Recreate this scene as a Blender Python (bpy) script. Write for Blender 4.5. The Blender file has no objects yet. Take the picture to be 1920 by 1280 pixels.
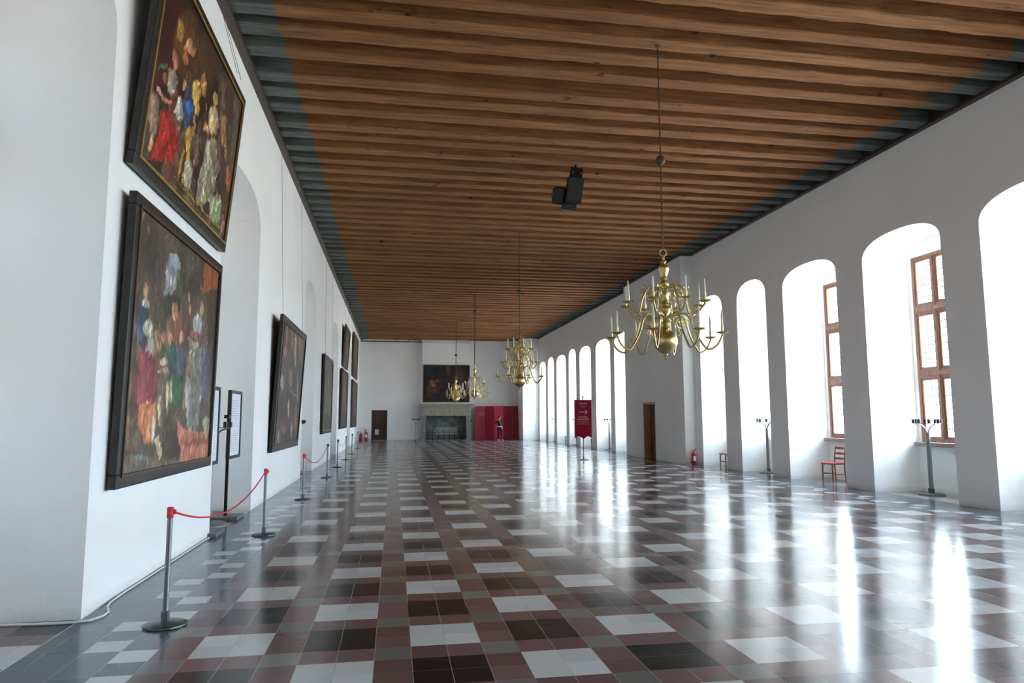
import bpy, bmesh, math, random
import numpy as np
from mathutils import Vector, Matrix
R = math.radians; PI = math.pi
random.seed(7)
SC = bpy.context.scene
COL = SC.collection

# ------------------------------------------------------------------ helpers
def srgb(r, g, b):
    def f(c):
        c /= 255.0
        return c / 12.92 if c <= 0.04045 else ((c + 0.055) / 1.055) ** 2.4
    return (f(r), f(g), f(b), 1.0)

def tag(o, label=None, cat=None, group=None, kind=None):
    if label: o['label'] = label
    if cat: o['category'] = cat
    if group: o['group'] = group
    if kind: o['kind'] = kind
    return o

def empty(name, loc=(0, 0, 0), rz=0.0):
    o = bpy.data.objects.new(name, None); COL.objects.link(o)
    o.location = loc; o.rotation_euler = (0, 0, rz); o.empty_display_size = 0.1
    return o

class MB:
    """collects verts / faces of one mesh"""
    def __init__(s): s.v = []; s.f = []
    def add(s, vs, fs):
        n = len(s.v); s.v += [tuple(p) for p in vs]; s.f += [tuple(i + n for i in f) for f in fs]
    def quad(s, a, b, c, d): s.add([a, b, c, d], [(0, 1, 2, 3)])
    def box(s, x0, x1, y0, y1, z0, z1):
        s.add([(x0, y0, z0), (x1, y0, z0), (x1, y1, z0), (x0, y1, z0), (x0, y0, z1), (x1, y0, z1), (x1, y1, z1), (x0, y1, z1)],
              [(0, 3, 2, 1), (4, 5, 6, 7), (0, 1, 5, 4), (1, 2, 6, 5), (2, 3, 7, 6), (3, 0, 4, 7)])
    def tube(s, pts, r, n=8, closed=False, caps=True):
        pts = [Vector(p) for p in pts]; m = len(pts)
        rs = r if isinstance(r, (list, tuple)) else [r] * m
        rings = []; up = None
        for i in range(m):
            if closed: t = pts[(i + 1) % m] - pts[i - 1]
            else: t = pts[min(i + 1, m - 1)] - pts[max(i - 1, 0)]
            t.normalize()
            if up is None:
                up = Vector((0, 0, 1)) if abs(t.z) < 0.9 else Vector((1, 0, 0))
            a = t.cross(up)
            if a.length < 1e-5: a = t.orthogonal()
            a.normalize(); b = a.cross(t).normalized(); up = b
            rings.append([pts[i] + (a * math.cos(2 * PI * k / n) + b * math.sin(2 * PI * k / n)) * rs[i] for k in range(n)])
        vs = [p for ring in rings for p in ring]; fs = []
        for i in range(m if closed else m - 1):
            j = (i + 1) % m
            for k in range(n):
                l = (k + 1) % n
                fs.append((i * n + k, i * n + l, j * n + l, j * n + k))
        if caps and not closed:
            fs.append(tuple(range(n - 1, -1, -1))); fs.append(tuple((m - 1) * n + k for k in range(n)))
        s.add(vs, fs)
    def lathe(s, prof, n=16, c=(0, 0, 0), a0=0.0):
        vs = []; fs = []; m = len(prof)
        for (r, z) in prof:
            for k in range(n):
                a = a0 + 2 * PI * k / n
                vs.append((c[0] + r * math.cos(a), c[1] + r * math.sin(a), c[2] + z))
        for i in range(m - 1):
            for k in range(n):
                l = (k + 1) % n
                fs.append((i * n + k, i * n + l, (i + 1) * n + l, (i + 1) * n + k))
        fs.append(tuple(range(n - 1, -1, -1))); fs.append(tuple((m - 1) * n + k for k in range(n)))
        s.add(vs, fs)
    def sphere(s, c, r, n=12, m=8, sz=1.0):
        s.lathe([(max(r * math.sin(PI * i / m), 1e-4), -r * sz * math.cos(PI * i / m)) for i in range(m + 1)], n, c)
    def build(s, name, mat, parent=None, smooth=False, bevel=0.0, kind=None):
        me = bpy.data.meshes.new(name); me.from_pydata(s.v, [], s.f); me.validate(); me.update()
        if mat is not None: me.materials.append(mat)
        if smooth:
            me.polygons.foreach_set('use_smooth', [True] * len(me.polygons))
            try: me.set_sharp_from_angle(angle=R(50))
            except Exception: pass
        o = bpy.data.objects.new(name, me); COL.objects.link(o)
        if parent is not None: o.parent = parent
        if bevel > 0:
            b = o.modifiers.new('bevel', 'BEVEL'); b.width = bevel; b.segments = 2; b.limit_method = 'ANGLE'
        if kind: o['kind'] = kind
        return o

def copy_tree(o, parent=None):
    c = o.copy(); COL.objects.link(c); c.parent = parent
    for ch in list(o.children): copy_tree(ch, c)
    return c

# ------------------------------------------------------------------ materials
def new_mat(name):
    m = bpy.data.materials.new(name); m.use_nodes = True
    nt = m.node_tree; b = nt.nodes['Principled BSDF']
    return m, nt, b

class NX:
    """tiny expression helper for math nodes"""
    def __init__(s, nt): s.nt = nt
    def m(s, op, a, b=None, c=None):
        n = s.nt.nodes.new('ShaderNodeMath'); n.operation = op
        for i, v in enumerate((a, b, c)):
            if v is None: continue
            if isinstance(v, (int, float)): n.inputs[i].default_value = v
            else: s.nt.links.new(v, n.inputs[i])
        return n.outputs[0]
    def mix(s, f, a, b):
        n = s.nt.nodes.new('ShaderNodeMix'); n.data_type = 'RGBA'
        for sock, v in ((n.inputs[0], f), (n.inputs[6], a), (n.inputs[7], b)):
            if isinstance(v, (int, float)): sock.default_value = v
            elif isinstance(v, tuple): sock.default_value = v
            else: s.nt.links.new(v, sock)
        return n.outputs[2]
    def noise(s, vec, scale, detail=3.0, rough=0.5):
        n = s.nt.nodes.new('ShaderNodeTexNoise'); n.inputs['Scale'].default_value = scale
        n.inputs['Detail'].default_value = detail; n.inputs['Roughness'].default_value = rough
        if vec is not None: s.nt.links.new(vec, n.inputs['Vector'])
        return n.outputs['Fac']
    def coord(s, which='Object'):
        return s.nt.nodes.new('ShaderNodeTexCoord').outputs[which]
    def pos(s): return s.nt.nodes.new('ShaderNodeNewGeometry').outputs['Position']
    def mapping(s, vec, scale):
        n = s.nt.nodes.new('ShaderNodeMapping'); n.inputs['Scale'].default_value = scale
        s.nt.links.new(vec, n.inputs['Vector']); return n.outputs[0]
    def ramp(s, f, stops):
        n = s.nt.nodes.new('ShaderNodeValToRGB'); e = n.color_ramp.elements
        e[0].position, e[0].color = stops[0]; e[1].position, e[1].color = stops[-1]
        for p, c in stops[1:-1]:
            q = e.new(p); q.color = c
        s.nt.links.new(f, n.inputs[0]); return n.outputs[0]
    def bump(s, h, strength, dist, b):
        n = s.nt.nodes.new('ShaderNodeBump'); n.inputs['Strength'].default_value = strength
        n.inputs['Distance'].default_value = dist; s.nt.links.new(h, n.inputs['Height'])
        s.nt.links.new(n.outputs[0], b.inputs['Normal'])

def simple(name, col, rough=0.5, metal=0.0, var=0.0, scale=8.0, bump=0.0, spec=0.5):
    m, nt, b = new_mat(name); x = NX(nt)
    b.inputs['Roughness'].default_value = rough; b.inputs['Metallic'].default_value = metal
    b.inputs['Specular IOR Level'].default_value = spec
    c = srgb(*col)
    if var > 0:
        n = x.noise(x.coord(), scale)
        d = tuple(v * (1 - var) for v in c[:3]) + (1,); l = tuple(min(1, v * (1 + var)) for v in c[:3]) + (1,)
        nt.links.new(x.ramp(n, [(0.3, d), (0.7, l)]), b.inputs['Base Color'])
        if bump > 0: x.bump(n, bump, 0.01, b)
    else: b.inputs['Base Color'].default_value = c
    return m

M = {}
# white lime plaster
m, nt, b = new_mat('lime_plaster'); x = NX(nt); p = x.pos()
n1 = x.noise(p, 0.7, 4); n2 = x.noise(p, 45, 3)
c = x.ramp(n1, [(0.3, srgb(243, 244, 243)), (0.72, srgb(249, 249, 247))])
sep = nt.nodes.new('ShaderNodeSeparateXYZ'); nt.links.new(p, sep.inputs[0])
# scuffed dirt just above the floor, a wear mark of its own
dirt = x.m('MULTIPLY', x.m('SUBTRACT', 1.0, x.m('MULTIPLY', sep.outputs[2], 9.0)), x.noise(p, 3.0, 5))
dirt = x.m('MAXIMUM', dirt, 0.0)
c = x.mix(x.m('MULTIPLY', dirt, 0.55), c, srgb(150, 145, 135))
nt.links.new(c, b.inputs['Base Color']); b.inputs['Roughness'].default_value = 0.85; b.inputs['Specular IOR Level'].default_value = 0.2
x.bump(x.m('ADD', x.m('MULTIPLY', n2, 0.25), x.noise(p, 2.5, 3)), 0.35, 0.03, b)
M['plaster'] = m

# floor
X0, Y0, T = 0.1538, 6.0092, 0.263
def floor_material():
    m, nt, b = new_mat('polished_tiles'); x = NX(nt); p = x.pos()
    sep = nt.nodes.new('ShaderNodeSeparateXYZ'); nt.links.new(p, sep.inputs[0])
    u = x.m('DIVIDE', x.m('SUBTRACT', sep.outputs[0], X0), T)
    v = x.m('DIVIDE', x.m('SUBTRACT', sep.outputs[1], Y0), T)
    def fm(a, k): return x.m('FLOORED_MODULO', a, k)
    vm = x.m('SUBTRACT', v, 1.0)
    su = x.m('LESS_THAN', fm(u, 3.0), 2.0); sv = x.m('LESS_THAN', fm(vm, 3.0), 2.0)
    par = fm(x.m('ADD', x.m('FLOOR', x.m('DIVIDE', u, 3.0)), x.m('FLOOR', x.m('DIVIDE', vm, 3.0))), 2.0)
    par = x.m('GREATER_THAN', par, 0.5)
    sq = x.m('MULTIPLY', su, sv)
    inter = x.m('MULTIPLY', x.m('SUBTRACT', 1.0, su), x.m('SUBTRACT', 1.0, sv))
    tile_id = nt.nodes.new('ShaderNodeCombineXYZ')
    nt.links.new(x.m('FLOOR', u), tile_id.inputs[0]); nt.links.new(x.m('FLOOR', v), tile_id.inputs[1])
    wn = nt.nodes.new('ShaderNodeTexWhiteNoise'); nt.links.new(tile_id.outputs[0], wn.inputs['Vector'])
    tv = wn.outputs['Value']
    white = x.mix(tv, srgb(178, 182, 183), srgb(196, 199, 199))
    black = x.mix(tv, srgb(6, 10, 16), srgb(14, 20, 27))
    brown = x.mix(tv, srgb(92, 68, 68), srgb(112, 86, 86))
    grey = x.mix(tv, srgb(98, 98, 94), srgb(120, 120, 116))
    slate = x.mix(tv, srgb(66, 76, 88), srgb(82, 92, 104))
    sqc = x.mix(par, black, white)
    c = x.mix(sq, x.mix(inter, brown, grey), sqc)
    # border bands along both long walls: slate with staggered white tiles
    def band(c, lo, hi, inner_lo, outer_lo):
        inb = x.m('MULTIPLY', x.m('GREATER_THAN', u, lo), x.m('LESS_THAN', u, hi))
        vi = x.m('FLOOR', fm(v, 6.0))
        def eq(k): return x.m('COMPARE', vi, float(k), 0.1)
        iw = x.m('MULTIPLY', x.m('MULTIPLY', x.m('GREATER_THAN', u, inner_lo), x.m('LESS_THAN', u, inner_lo + 1.0)), x.m('ADD', eq(2), eq(4)))
        ow = x.m('MULTIPLY', x.m('MULTIPLY', x.m('GREATER_THAN', u, outer_lo), x.m('LESS_THAN', u, outer_lo + 1.0)), x.m('ADD', eq(1), eq(5)))
        bc = x.mix(x.m('ADD', iw, ow), slate, white)
        return x.mix(inb, c, bc)
    uwl = (-2.6 - X0) / T; uwr = (10.85 - X0) / T
    c = band(c, uwl, -7.0, -8.0, -9.0)
    c = band(c, 36.0, uwr, 36.0, 37.0)
    # recess floors on the right: plain grey stone
    c = x.mix(x.m('GREATER_THAN', u, uwr), c, srgb(142, 141, 137))
    # granular terrazzo speckle and cloudy wear
    c = x.mix(x.m('MULTIPLY', x.noise(p, 160, 2), 0.025), c, srgb(170, 165, 160))
    wear = x.ramp(x.noise(p, 1.1, 6, 0.65), [(0.5, (0, 0, 0, 1)), (0.75, (1, 1, 1, 1))])
    c = x.mix(x.m('MULTIPLY', wear, 0.06), c, srgb(150, 148, 144))
    # joints
    def joint(a, w):
        f = x.m('FRACT', a); d = x.m('MINIMUM', f, x.m('SUBTRACT', 1.0, f)); return x.m('LESS_THAN', d, w)
    ju = x.m('MULTIPLY', joint(u, 0.010), x.m('GREATER_THAN', x.noise(x.mapping(p, (4.0, 0.5, 1.0)), 1.0, 2), 0.42))
    jv = x.m('MULTIPLY', joint(v, 0.007), 0.45)
    c = x.mix(x.m('MULTIPLY', x.m('MAXIMUM', ju, jv), 0.75), c, srgb(160, 158, 150))
    # white joint strip exactly under the wall line
    wl = x.m('LESS_THAN', x.m('ABSOLUTE', x.m('ADD', sep.outputs[0], 2.6)), 0.006)
    c = x.mix(wl, c, srgb(190, 188, 180))
    wl = x.m('LESS_THAN', x.m('ABSOLUTE', x.m('SUBTRACT', sep.outputs[0], 10.85)), 0.02)
    c = x.mix(wl, c, srgb(60, 58, 54))
    nt.links.new(c, b.inputs['Base Color'])
    r = x.ramp(x.noise(p, 2.2, 5, 0.6), [(0.3, (0.14, 0.14, 0.14, 1)), (0.75, (0.21, 0.21, 0.21, 1))])
    nt.links.new(r, b.inputs['Roughness'])
    b.inputs['IOR'].default_value = 1.5; b.inputs['Specular IOR Level'].default_value = 0.34
    h = x.m('ADD', x.m('MULTIPLY', x.noise(p, 1.7, 2), 0.6), x.m('MULTIPLY', tv, 0.12))
    x.bump(h, 0.05, 0.02, b)
    return m
M['floor'] = floor_material()

# old timber of beams: knots, grain, blue-green lens cast put into the colour at the ends
def timber():
    m, nt, b = new_mat('old_timber'); x = NX(nt); p = x.pos()
    oi = nt.nodes.new('ShaderNodeObjectInfo').outputs['Random']
    sep = nt.nodes.new('ShaderNodeSeparateXYZ'); nt.links.new(p, sep.inputs[0])
    g = x.noise(x.mapping(p, (0.9, 14.0, 14.0)), 1.0, 6, 0.6)
    c = x.ramp(g, [(0.25, srgb(96, 60, 36)), (0.55, srgb(150, 103, 64)), (0.85, srgb(188, 140, 92))])
    c = x.mix(x.m('MULTIPLY', oi, 0.35), c, srgb(118, 74, 44))
    k = x.noise(x.mapping(p, (1.6, 3.0, 3.0)), 1.7, 2)
    c = x.mix(x.ramp(k, [(0.70, (0, 0, 0, 1)), (0.78, (1, 1, 1, 1))]), c, srgb(38, 24, 18))
    # ends tinted blue-green to imitate a lens colour cast, not real paint
    en = x.m('MULTIPLY', x.noise(p, 3.0, 2), 0.10)
    l = x.m('LESS_THAN', sep.outputs[0], x.m('ADD', en, -1.90))
    r = x.m('GREATER_THAN', sep.outputs[0], x.m('SUBTRACT', 10.15, en))
    g2 = x.ramp(g, [(0.3, srgb(56, 70, 68)), (0.7, srgb(112, 128, 124))])
    c = x.mix(x.m('MULTIPLY', x.m('ADD', l, r), 0.9), c, g2)
    nt.links.new(c, b.inputs['Base Color']); b.inputs['Roughness'].default_value = 0.75; b.inputs['Specular IOR Level'].default_value = 0.25
    x.bump(g, 0.5, 0.02, b)
    return m
M['timber'] = timber()

def wood(name, dark, light, along=(10.0, 10.0, 0.8), rough=0.45):
    m, nt, b = new_mat(name); x = NX(nt)
    g = x.noise(x.mapping(x.coord(), along), 1.5, 5, 0.6)
    nt.links.new(x.ramp(g, [(0.3, srgb(*dark)), (0.7, srgb(*light))]), b.inputs['Base Color'])
    b.inputs['Roughness'].default_value = rough
    x.bump(g, 0.2, 0.004, b)
    return m
M['oak'] = wood('window_oak', (112, 72, 52), (152, 108, 84))
M['darkwood'] = wood('dark_door_wood', (58, 38, 26), (96, 66, 44))
M['lightwood'] = wood('light_jamb_wood', (160, 130, 100), (196, 166, 134))
M['brownwood'] = wood('brown_door_wood', (84, 50, 30), (124, 80, 50))
M['chairwood'] = wood('chair_wood', (120, 58, 30), (165, 86, 46), rough=0.35)
M['plate'] = wood('wall_plate_wood', (46, 34, 28), (78, 60, 50), (1, 0.5, 10))
M['frameblack'] = simple('black_frame_paint', (36, 32, 30), 0.45, 0, 0.3, 12)
M['framebrown'] = simple('brown_frame_paint', (74, 56, 44), 0.5, 0, 0.25, 12)
M['gilt'] = simple('gilt_edge', (170, 140, 80), 0.4, 0.5, 0.25, 20)
M['brass'] = simple('aged_brass', (202, 184, 126), 0.30, 1.0, 0.16, 14)
M['iron'] = simple('dark_iron', (40, 36, 34), 0.5, 0.7)
M['rod'] = simple('painted_rod', (88, 66, 52), 0.6, 0.2)
M['candle'] = simple('candle_wax', (236, 234, 222), 0.5)
M['steel'] = simple('brushed_steel', (128, 130, 134), 0.32, 0.9, 0.1, 30)
M['darksteel'] = simple('dark_steel_base', (88, 94, 98), 0.35, 0.8, 0.15, 10)
M['black'] = simple('black_plastic', (20, 20, 22), 0.45)
M['blackgrille'] = simple('black_grille', (48, 52, 54), 0.6, 0.2, 0.3, 120)
M['red'] = simple('red_enamel', (178, 28, 32), 0.3)
M['redplastic'] = simple('red_plastic', (214, 52, 58), 0.4)
M['rope'] = simple('red_cord', (206, 38, 56), 0.7)
M['palerope'] = simple('grey_cord', (150, 146, 148), 0.7)
M['banner'] = simple('crimson_banner_cloth', (166, 14, 58), 0.85, 0, 0.12, 5)
M['screen'] = simple('crimson_screen_board', (150, 6, 46), 0.6, 0, 0.12, 3)
M['screenlight'] = simple('light_red_door', (206, 44, 76), 0.6, 0, 0.08, 3)
M['white'] = simple('white_print', (235, 228, 232), 0.7)
M['pinkprint'] = simple('pink_print', (226, 170, 180), 0.7)
M['paper'] = simple('paper', (226, 230, 236), 0.8)
M['ink'] = simple('grey_ink', (158, 161, 166), 0.8)
M['cable'] = simple('white_cable', (214, 216, 216), 0.45)
M['stone'] = simple('fireplace_stone', (158, 152, 138), 0.85, 0, 0.22, 6, 0.4)
M['stonegrey'] = simple('grey_fireplace_stone', (140, 146, 146), 0.85, 0, 0.18, 5, 0.4)
M['soot'] = simple('fireback_stone', (104, 108, 104), 0.9, 0, 0.4, 4, 0.3)
M['whitepaint'] = simple('white_paint', (222, 224, 224), 0.6)
M['wire'] = simple('thin_wire', (120, 120, 118), 0.5, 0.3)
M['lead'] = simple('leading', (92, 88, 86), 0.6, 0.5)
M['slabgrey'] = simple('grey_slab', (112, 112, 114), 0.45, 0.2)
M['seatred'] = simple('red_seat_pad', (196, 66, 70), 0.6, 0, 0.08, 6)
M['sill'] = simple('sandstone_sill', (150, 132, 124), 0.7, 0, 0.15, 9)
M['skin'] = simple('skin', (214, 160, 136), 0.55)
M['hair'] = simple('red_brown_hair', (112, 34, 24), 0.6, 0, 0.3, 60)
M['blackcloth'] = simple('black_cloth', (22, 18, 24), 0.85)
M['leggings'] = simple('dark_leggings', (34, 16, 26), 0.85)
M['lilac'] = simple('lilac_cloth', (216, 188, 214), 0.85)
M['whiteshoe'] = simple('white_shoe', (228, 214, 216), 0.6)
# window pane: thin clear glass, transparent with a fresnel sheen
m = bpy.data.materials.new('window_glass'); m.use_nodes = True; nt = m.node_tree; nt.nodes.clear()
o_ = nt.nodes.new('ShaderNodeOutputMaterial'); mx = nt.nodes.new('ShaderNodeMixShader'); tr = nt.nodes.new('ShaderNodeBsdfTransparent')
gl = nt.nodes.new('ShaderNodeBsdfGlossy'); mx.inputs[0].default_value = 0.05
tr.inputs[0].default_value = (0.93, 0.96, 0.97, 1); gl.inputs['Roughness'].default_value = 0.08
nt.links.new(tr.outputs[0], mx.inputs[1]); nt.links.new(gl.outputs[0], mx.inputs[2]); nt.links.new(mx.outputs[0], o_.inputs[0])
M['glass'] = m
# oil canvas reading its pigment from a colour attribute
def canvas_mat(name):
    m, nt, b = new_mat(name); x = NX(nt)
    a = nt.nodes.new('ShaderNodeVertexColor'); a.layer_name = 'pigment'
    n = x.noise(x.coord(), 30, 4)
    c = x.mix(x.m('MULTIPLY', n, 0.28), a.outputs[0], srgb(30, 22, 16))
    nt.links.new(c, b.inputs['Base Color']); b.inputs['Roughness'].default_value = 0.5; b.inputs['Specular IOR Level'].default_value = 0.4
    x.bump(n, 0.15, 0.003, b)
    return m
M['canvas'] = canvas_mat('oil_on_canvas')

# ------------------------------------------------------------------ room shell
XL, XR, ZT, YB, YF = -2.6, 10.85, 8.06, -6.0, 54.4
RIGHT_N = [(-4.6, -2.1), (-1.3, 1.2), (2.0, 4.45), (5.3, 7.8), (8.75, 11.2), (12.15, 14.55), (15.55, 17.99), (18.92, 20.69), (21.71, 23.5),
           (31.0, 33.44), (34.13, 36.69), (37.68, 40.06), (40.92, 42.68), (43.44, 46.03), (46.83, 48.77), (49.48, 51.6)]
LEFT_N = [(-4.0, -1.0), (3.4, 6.68), (10.88, 13.84), (20.83, 23.67), (30.24, 33.31), (40.51, 43.45), (49.59, 52.4)]
RD = 1.2  # recess depth

def arch_z(y, a, b, spring, rise, pw=2.4):
    t = abs((y - (a + b) / 2) / ((b - a) / 2)); t = min(t, 1.0)
    return spring + rise * (1 - t ** pw) ** (1 / pw)

def win_rect(a, b):
    w = (b - a) - 0.45; y1 = b - 0.10
    return (y1 - w, y1, 1.12, 5.43)

def long_wall(name, X, sgn, niches, spring, rises, windows):
    """wall face at X, recesses reach X+sgn*RD"""
    mb = MB(); cur = YB; XB = X + sgn * RD
    def q(*p):
        mb.quad(*(p if sgn > 0 else p[::-1]))
    for i, (a, b) in enumerate(niches):
        rise = rises[i]
        q((X, cur, 0), (X, cur, ZT), (X, a, ZT), (X, a, 0))
        n = 28; ys = [a + (b - a) * 0.5 * (1 - math.cos(PI * k / n)) for k in range(n + 1)]
        for k in range(n):
            y0, y1 = ys[k], ys[k + 1]; z0, z1 = arch_z(y0, a, b, spring, rise), arch_z(y1, a, b, spring, rise)
            q((X, y0, z0), (X, y0, ZT), (X, y1, ZT), (X, y1, z1))
            q((X, y0, z0), (X, y1, z1), (XB, y1, z1), (XB, y0, z0))
        q((X, a, 0), (X, a, spring), (XB, a, spring), (XB, a, 0))
        q((X, b, 0), (XB, b, 0), (XB, b, spring), (X, b, spring))
        # back of recess, with the window hole
        if windows:
            wy0, wy1, wz0, wz1 = win_rect(a, b)
            yy = sorted(set(ys + [wy0, wy1]))
        else: yy = ys; wy0 = wy1 = None
        for k in range(len(yy) - 1):
            y0, y1 = yy[k], yy[k + 1]; z0, z1 = arch_z(y0, a, b, spring, rise), arch_z(y1, a, b, spring, rise)
            if windows and y0 >= wy0 - 1e-6 and y1 <= wy1 + 1e-6:
                q((XB, y0, 0), (XB, y0, wz0), (XB, y1, wz0), (XB, y1, 0))
                q((XB, y0, wz1), (XB, y0, z0), (XB, y1, z1), (XB, y1, wz1))
            else:
                q((XB, y0, 0), (XB, y0, z0), (XB, y1, z1), (XB, y1, 0))
        if windows:   # jambs of the hole
            XO = XB + sgn * 0.14
            q((XB, wy0, wz0), (XB, wy0, wz1), (XO, wy0, wz1), (XO, wy0, wz0))
            q((XB, wy1, wz0), (XO, wy1, wz0), (XO, wy1, wz1), (XB, wy1, wz1))
            q((XB, wy0, wz1), (XB, wy1, wz1), (XO, wy1, wz1), (XO, wy0, wz1))
            q((XB, wy0, wz0), (XO, wy0, wz0), (XO, wy1, wz0), (XB, wy1, wz0))
        cur = b
    q((X, cur, 0), (X, cur, ZT), (X, YF, ZT), (X, YF, 0))
    return mb.build(name, M['plaster'], kind='structure')

rr = [0.5 if (b - a) > 2.1 else 0.62 for a, b in RIGHT_N]
long_wall('wall_right', XR, 1, RIGHT_N, 5.3, rr, True)
long_wall('wall_left', XL, -1, LEFT_N, 5.25, [0.65] * len(LEFT_N), True)

# floor
mb = MB(); mb.quad((XL - 1.3, YB - .3, 0), (XR + 1.4, YB - .3, 0), (XR + 1.4, YF + .3, 0), (XL - 1.3, YF + .3, 0))
mb.build('floor', M['floor'], kind='structure')
# back wall behind the viewer
mb = MB(); mb.quad((XL - 1.2, YB, 0), (XL - 1.2, YB, 8.2), (XR + 1.2, YB, 8.2), (XR + 1.2, YB, 0))
mb.build('wall_back', M['plaster'], kind='structure')
# far wall with door opening and fireplace breast
D0, D1, DZ = -1.66, -0.48, 2.30
mb = MB(); Y = YF
mb.quad((XL - .2, Y, 0), (D0, Y, 0), (D0, Y, 8.2), (XL - .2, Y, 8.2))
mb.quad((D1, Y, 0), (XR + .2, Y, 0), (XR + .2, Y, 8.2), (D1, Y, 8.2))
mb.quad((D0, Y, DZ), (D1, Y, DZ), (D1, Y, 8.2), (D0, Y, 8.2))
for (a, b2) in (((D0, 0), (D0, DZ)), ((D1, 0), (D1, DZ)), ((D0, DZ), (D1, DZ))):
    mb.quad((a[0], Y, a[1]), (b2[0], Y, b2[1]), (b2[0], Y + .35, b2[1]), (a[0], Y + .35, a[1]))
mb.build('wall_far', M['plaster'], kind='structure')
mb = MB(); mb.box(2.1, 5.82, 54.0, 54.6, 2.77, 8.0)
mb.build('wall_chimney_breast', M['plaster'], kind='structure', bevel=0.01)
# projecting stair bay with door niche on the right wall
BX = 10.4; BA, BB = 24.0, 30.5; DA, DB, DH = 26.9, 28.28, 2.32
mb = MB()
mb.quad((XR + .05, BA, 0), (BX, BA, 0), (BX, BA, ZT), (XR + .05, BA, ZT))
mb.quad((BX, BB, 0), (XR + .05, BB, 0), (XR + .05, BB, ZT), (BX, BB, ZT))
mb.quad((BX, BA, 0), (BX, DA, 0), (BX, DA, ZT), (BX, BA, ZT))
mb.quad((BX, DB, 0), (BX, BB, 0), (BX, BB, ZT), (BX, DB, ZT))
mb.quad((BX, DA, DH), (BX, DB, DH), (BX, DB, ZT), (BX, DA, ZT))
mb.quad((BX, DA, 0), (BX + .4, DA, 0), (BX + .4, DA, DH), (BX, DA, DH))
mb.quad((BX, DB, 0), (BX, DB, DH), (BX + .4, DB, DH), (BX + .4, DB, 0))
mb.quad((BX, DA, DH), (BX + .4, DA, DH), (BX + .4, DB, DH), (BX, DB, DH))
mb.build('wall_stair_bay', M['plaster'], kind='structure')
mb = MB(); mb.box(9.6, XR + .04, 51.9, YF + .05, -.02, ZT)
mb.build('wall_corner_block', M['plaster'], kind='structure', bevel=0.01)

# ceiling: boards above, one mesh per beam
ceil_mb = MB(); ceil_mb.quad((XL - .4, YB - .2, 8.03), (XL - .4, YF + .2, 8.03), (XR + .4, YF + .2, 8.03), (XR + .4, YB - .2, 8.03))
ceiling = ceil_mb.build('ceiling', M['timber'], kind='structure')
far_edges = [8.45, 9.10, 9.73, 10.38, 10.97, 11.63, 12.47, 13.12, 13.8, 14.55, 15.07, 15.76, 16.5]
yy = 8.45
pre = []
while yy > YB + .6: yy -= 0.655; pre.append(yy)
yy = 16.5; post = []
while yy < YF - .5: yy += 0.662 + random.uniform(-.04, .04); post.append(yy)
edges = sorted(pre + far_edges + post)
for e in edges:
    w = random.uniform(.27, .35); zb = 7.72 + random.uniform(-.015, .02); n = 90
    rng = random.Random(int(e * 1000)); ph = [rng.uniform(0, 6.28) for _ in range(8)]
    rough_amt = rng.choice([.002, .003, .005, .011]) if e < 20 else .003
    vs = []; fs = []
    for i in range(n + 1):
        xx = XL - .12 + (XR - XL + .24) * i / n
        wob = lambda k: rough_amt * (.35 * math.sin(xx * 1.1 + ph[k]) + .45 * math.sin(xx * 5.1 + ph[k + 1]) + .7 * rng.uniform(-1, 1))
        y0 = e - w + wob(0); y1 = e + wob(2); z0 = zb + wob(4) * .7; z1 = zb + wob(5) * .7; c = .018
        prof = [(y0 + .01, 8.06), (y0, z0 + c), (y0 + c, z0), (y1 - c, z1), (y1, z1 + c), (y1 - .01, 8.06)]
        vs += [(xx, a, b2) for a, b2 in prof]
    for i in range(n):
        for k in range(5): fs.append((i * 6 + k, i * 6 + k + 1, i * 6 + 7 + k, i * 6 + 6 + k))
    mb = MB(); mb.add(vs, fs); mb.build('ceiling_beam', M['timber'], ceiling)
NB = len(edges)
# wall plates the beams rest on
mb = MB(); mb.box(XL - .1, XL + .14, YB, YF, 7.66, 7.74); mb.box(XL - .1, XL + .05, YB, YF, 7.74, 8.03); mb.build('trim_1', M['plate'], kind='structure', bevel=.01)
mb = MB(); mb.box(XR - .12, XR + .1, YB, YF, 7.66, 7.74); mb.box(XR - .05, XR + .1, YB, YF, 7.74, 8.03); mb.build('trim_2', M['plate'], kind='structure', bevel=.01)
mb = MB(); mb.box(BX - .10, BX + .3, BA - .1, BB + .1, 7.66, 7.74); mb.box(BX - .05, BX + .3, BA - .05, BB + .05, 7.74, 8.03); mb.build('trim_3', M['plate'], kind='structure', bevel=.01)
# boxed casing across the chimney top, and the rail left of it
mb = MB(); mb.box(2.08, 5.84, 53.93, 54.02, 7.46, 7.70); mb.box(2.06, 5.86, 53.90, 54.02, 7.60, 7.62); mb.build('trim_4', M['whitepaint'], kind='structure')
mb = MB(); mb.tube([(XL, 54.28, 7.56), (2.1, 54.28, 7.56)], .03, 8)
for i in range(6):
    xx = XL + .15 + i * .87; mb.tube([(xx, 54.28, 7.56), (xx, 54.28, 7.74)], .015, 6); mb.tube([(xx, 54.28, 7.56), (xx, 54.42, 7.56)], .015, 6)
t = mb.build('curtain_rail', M['plate']); tag(t, 'long dark rail on brackets under the ceiling of the far wall, left of the chimney', 'rail')

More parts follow.
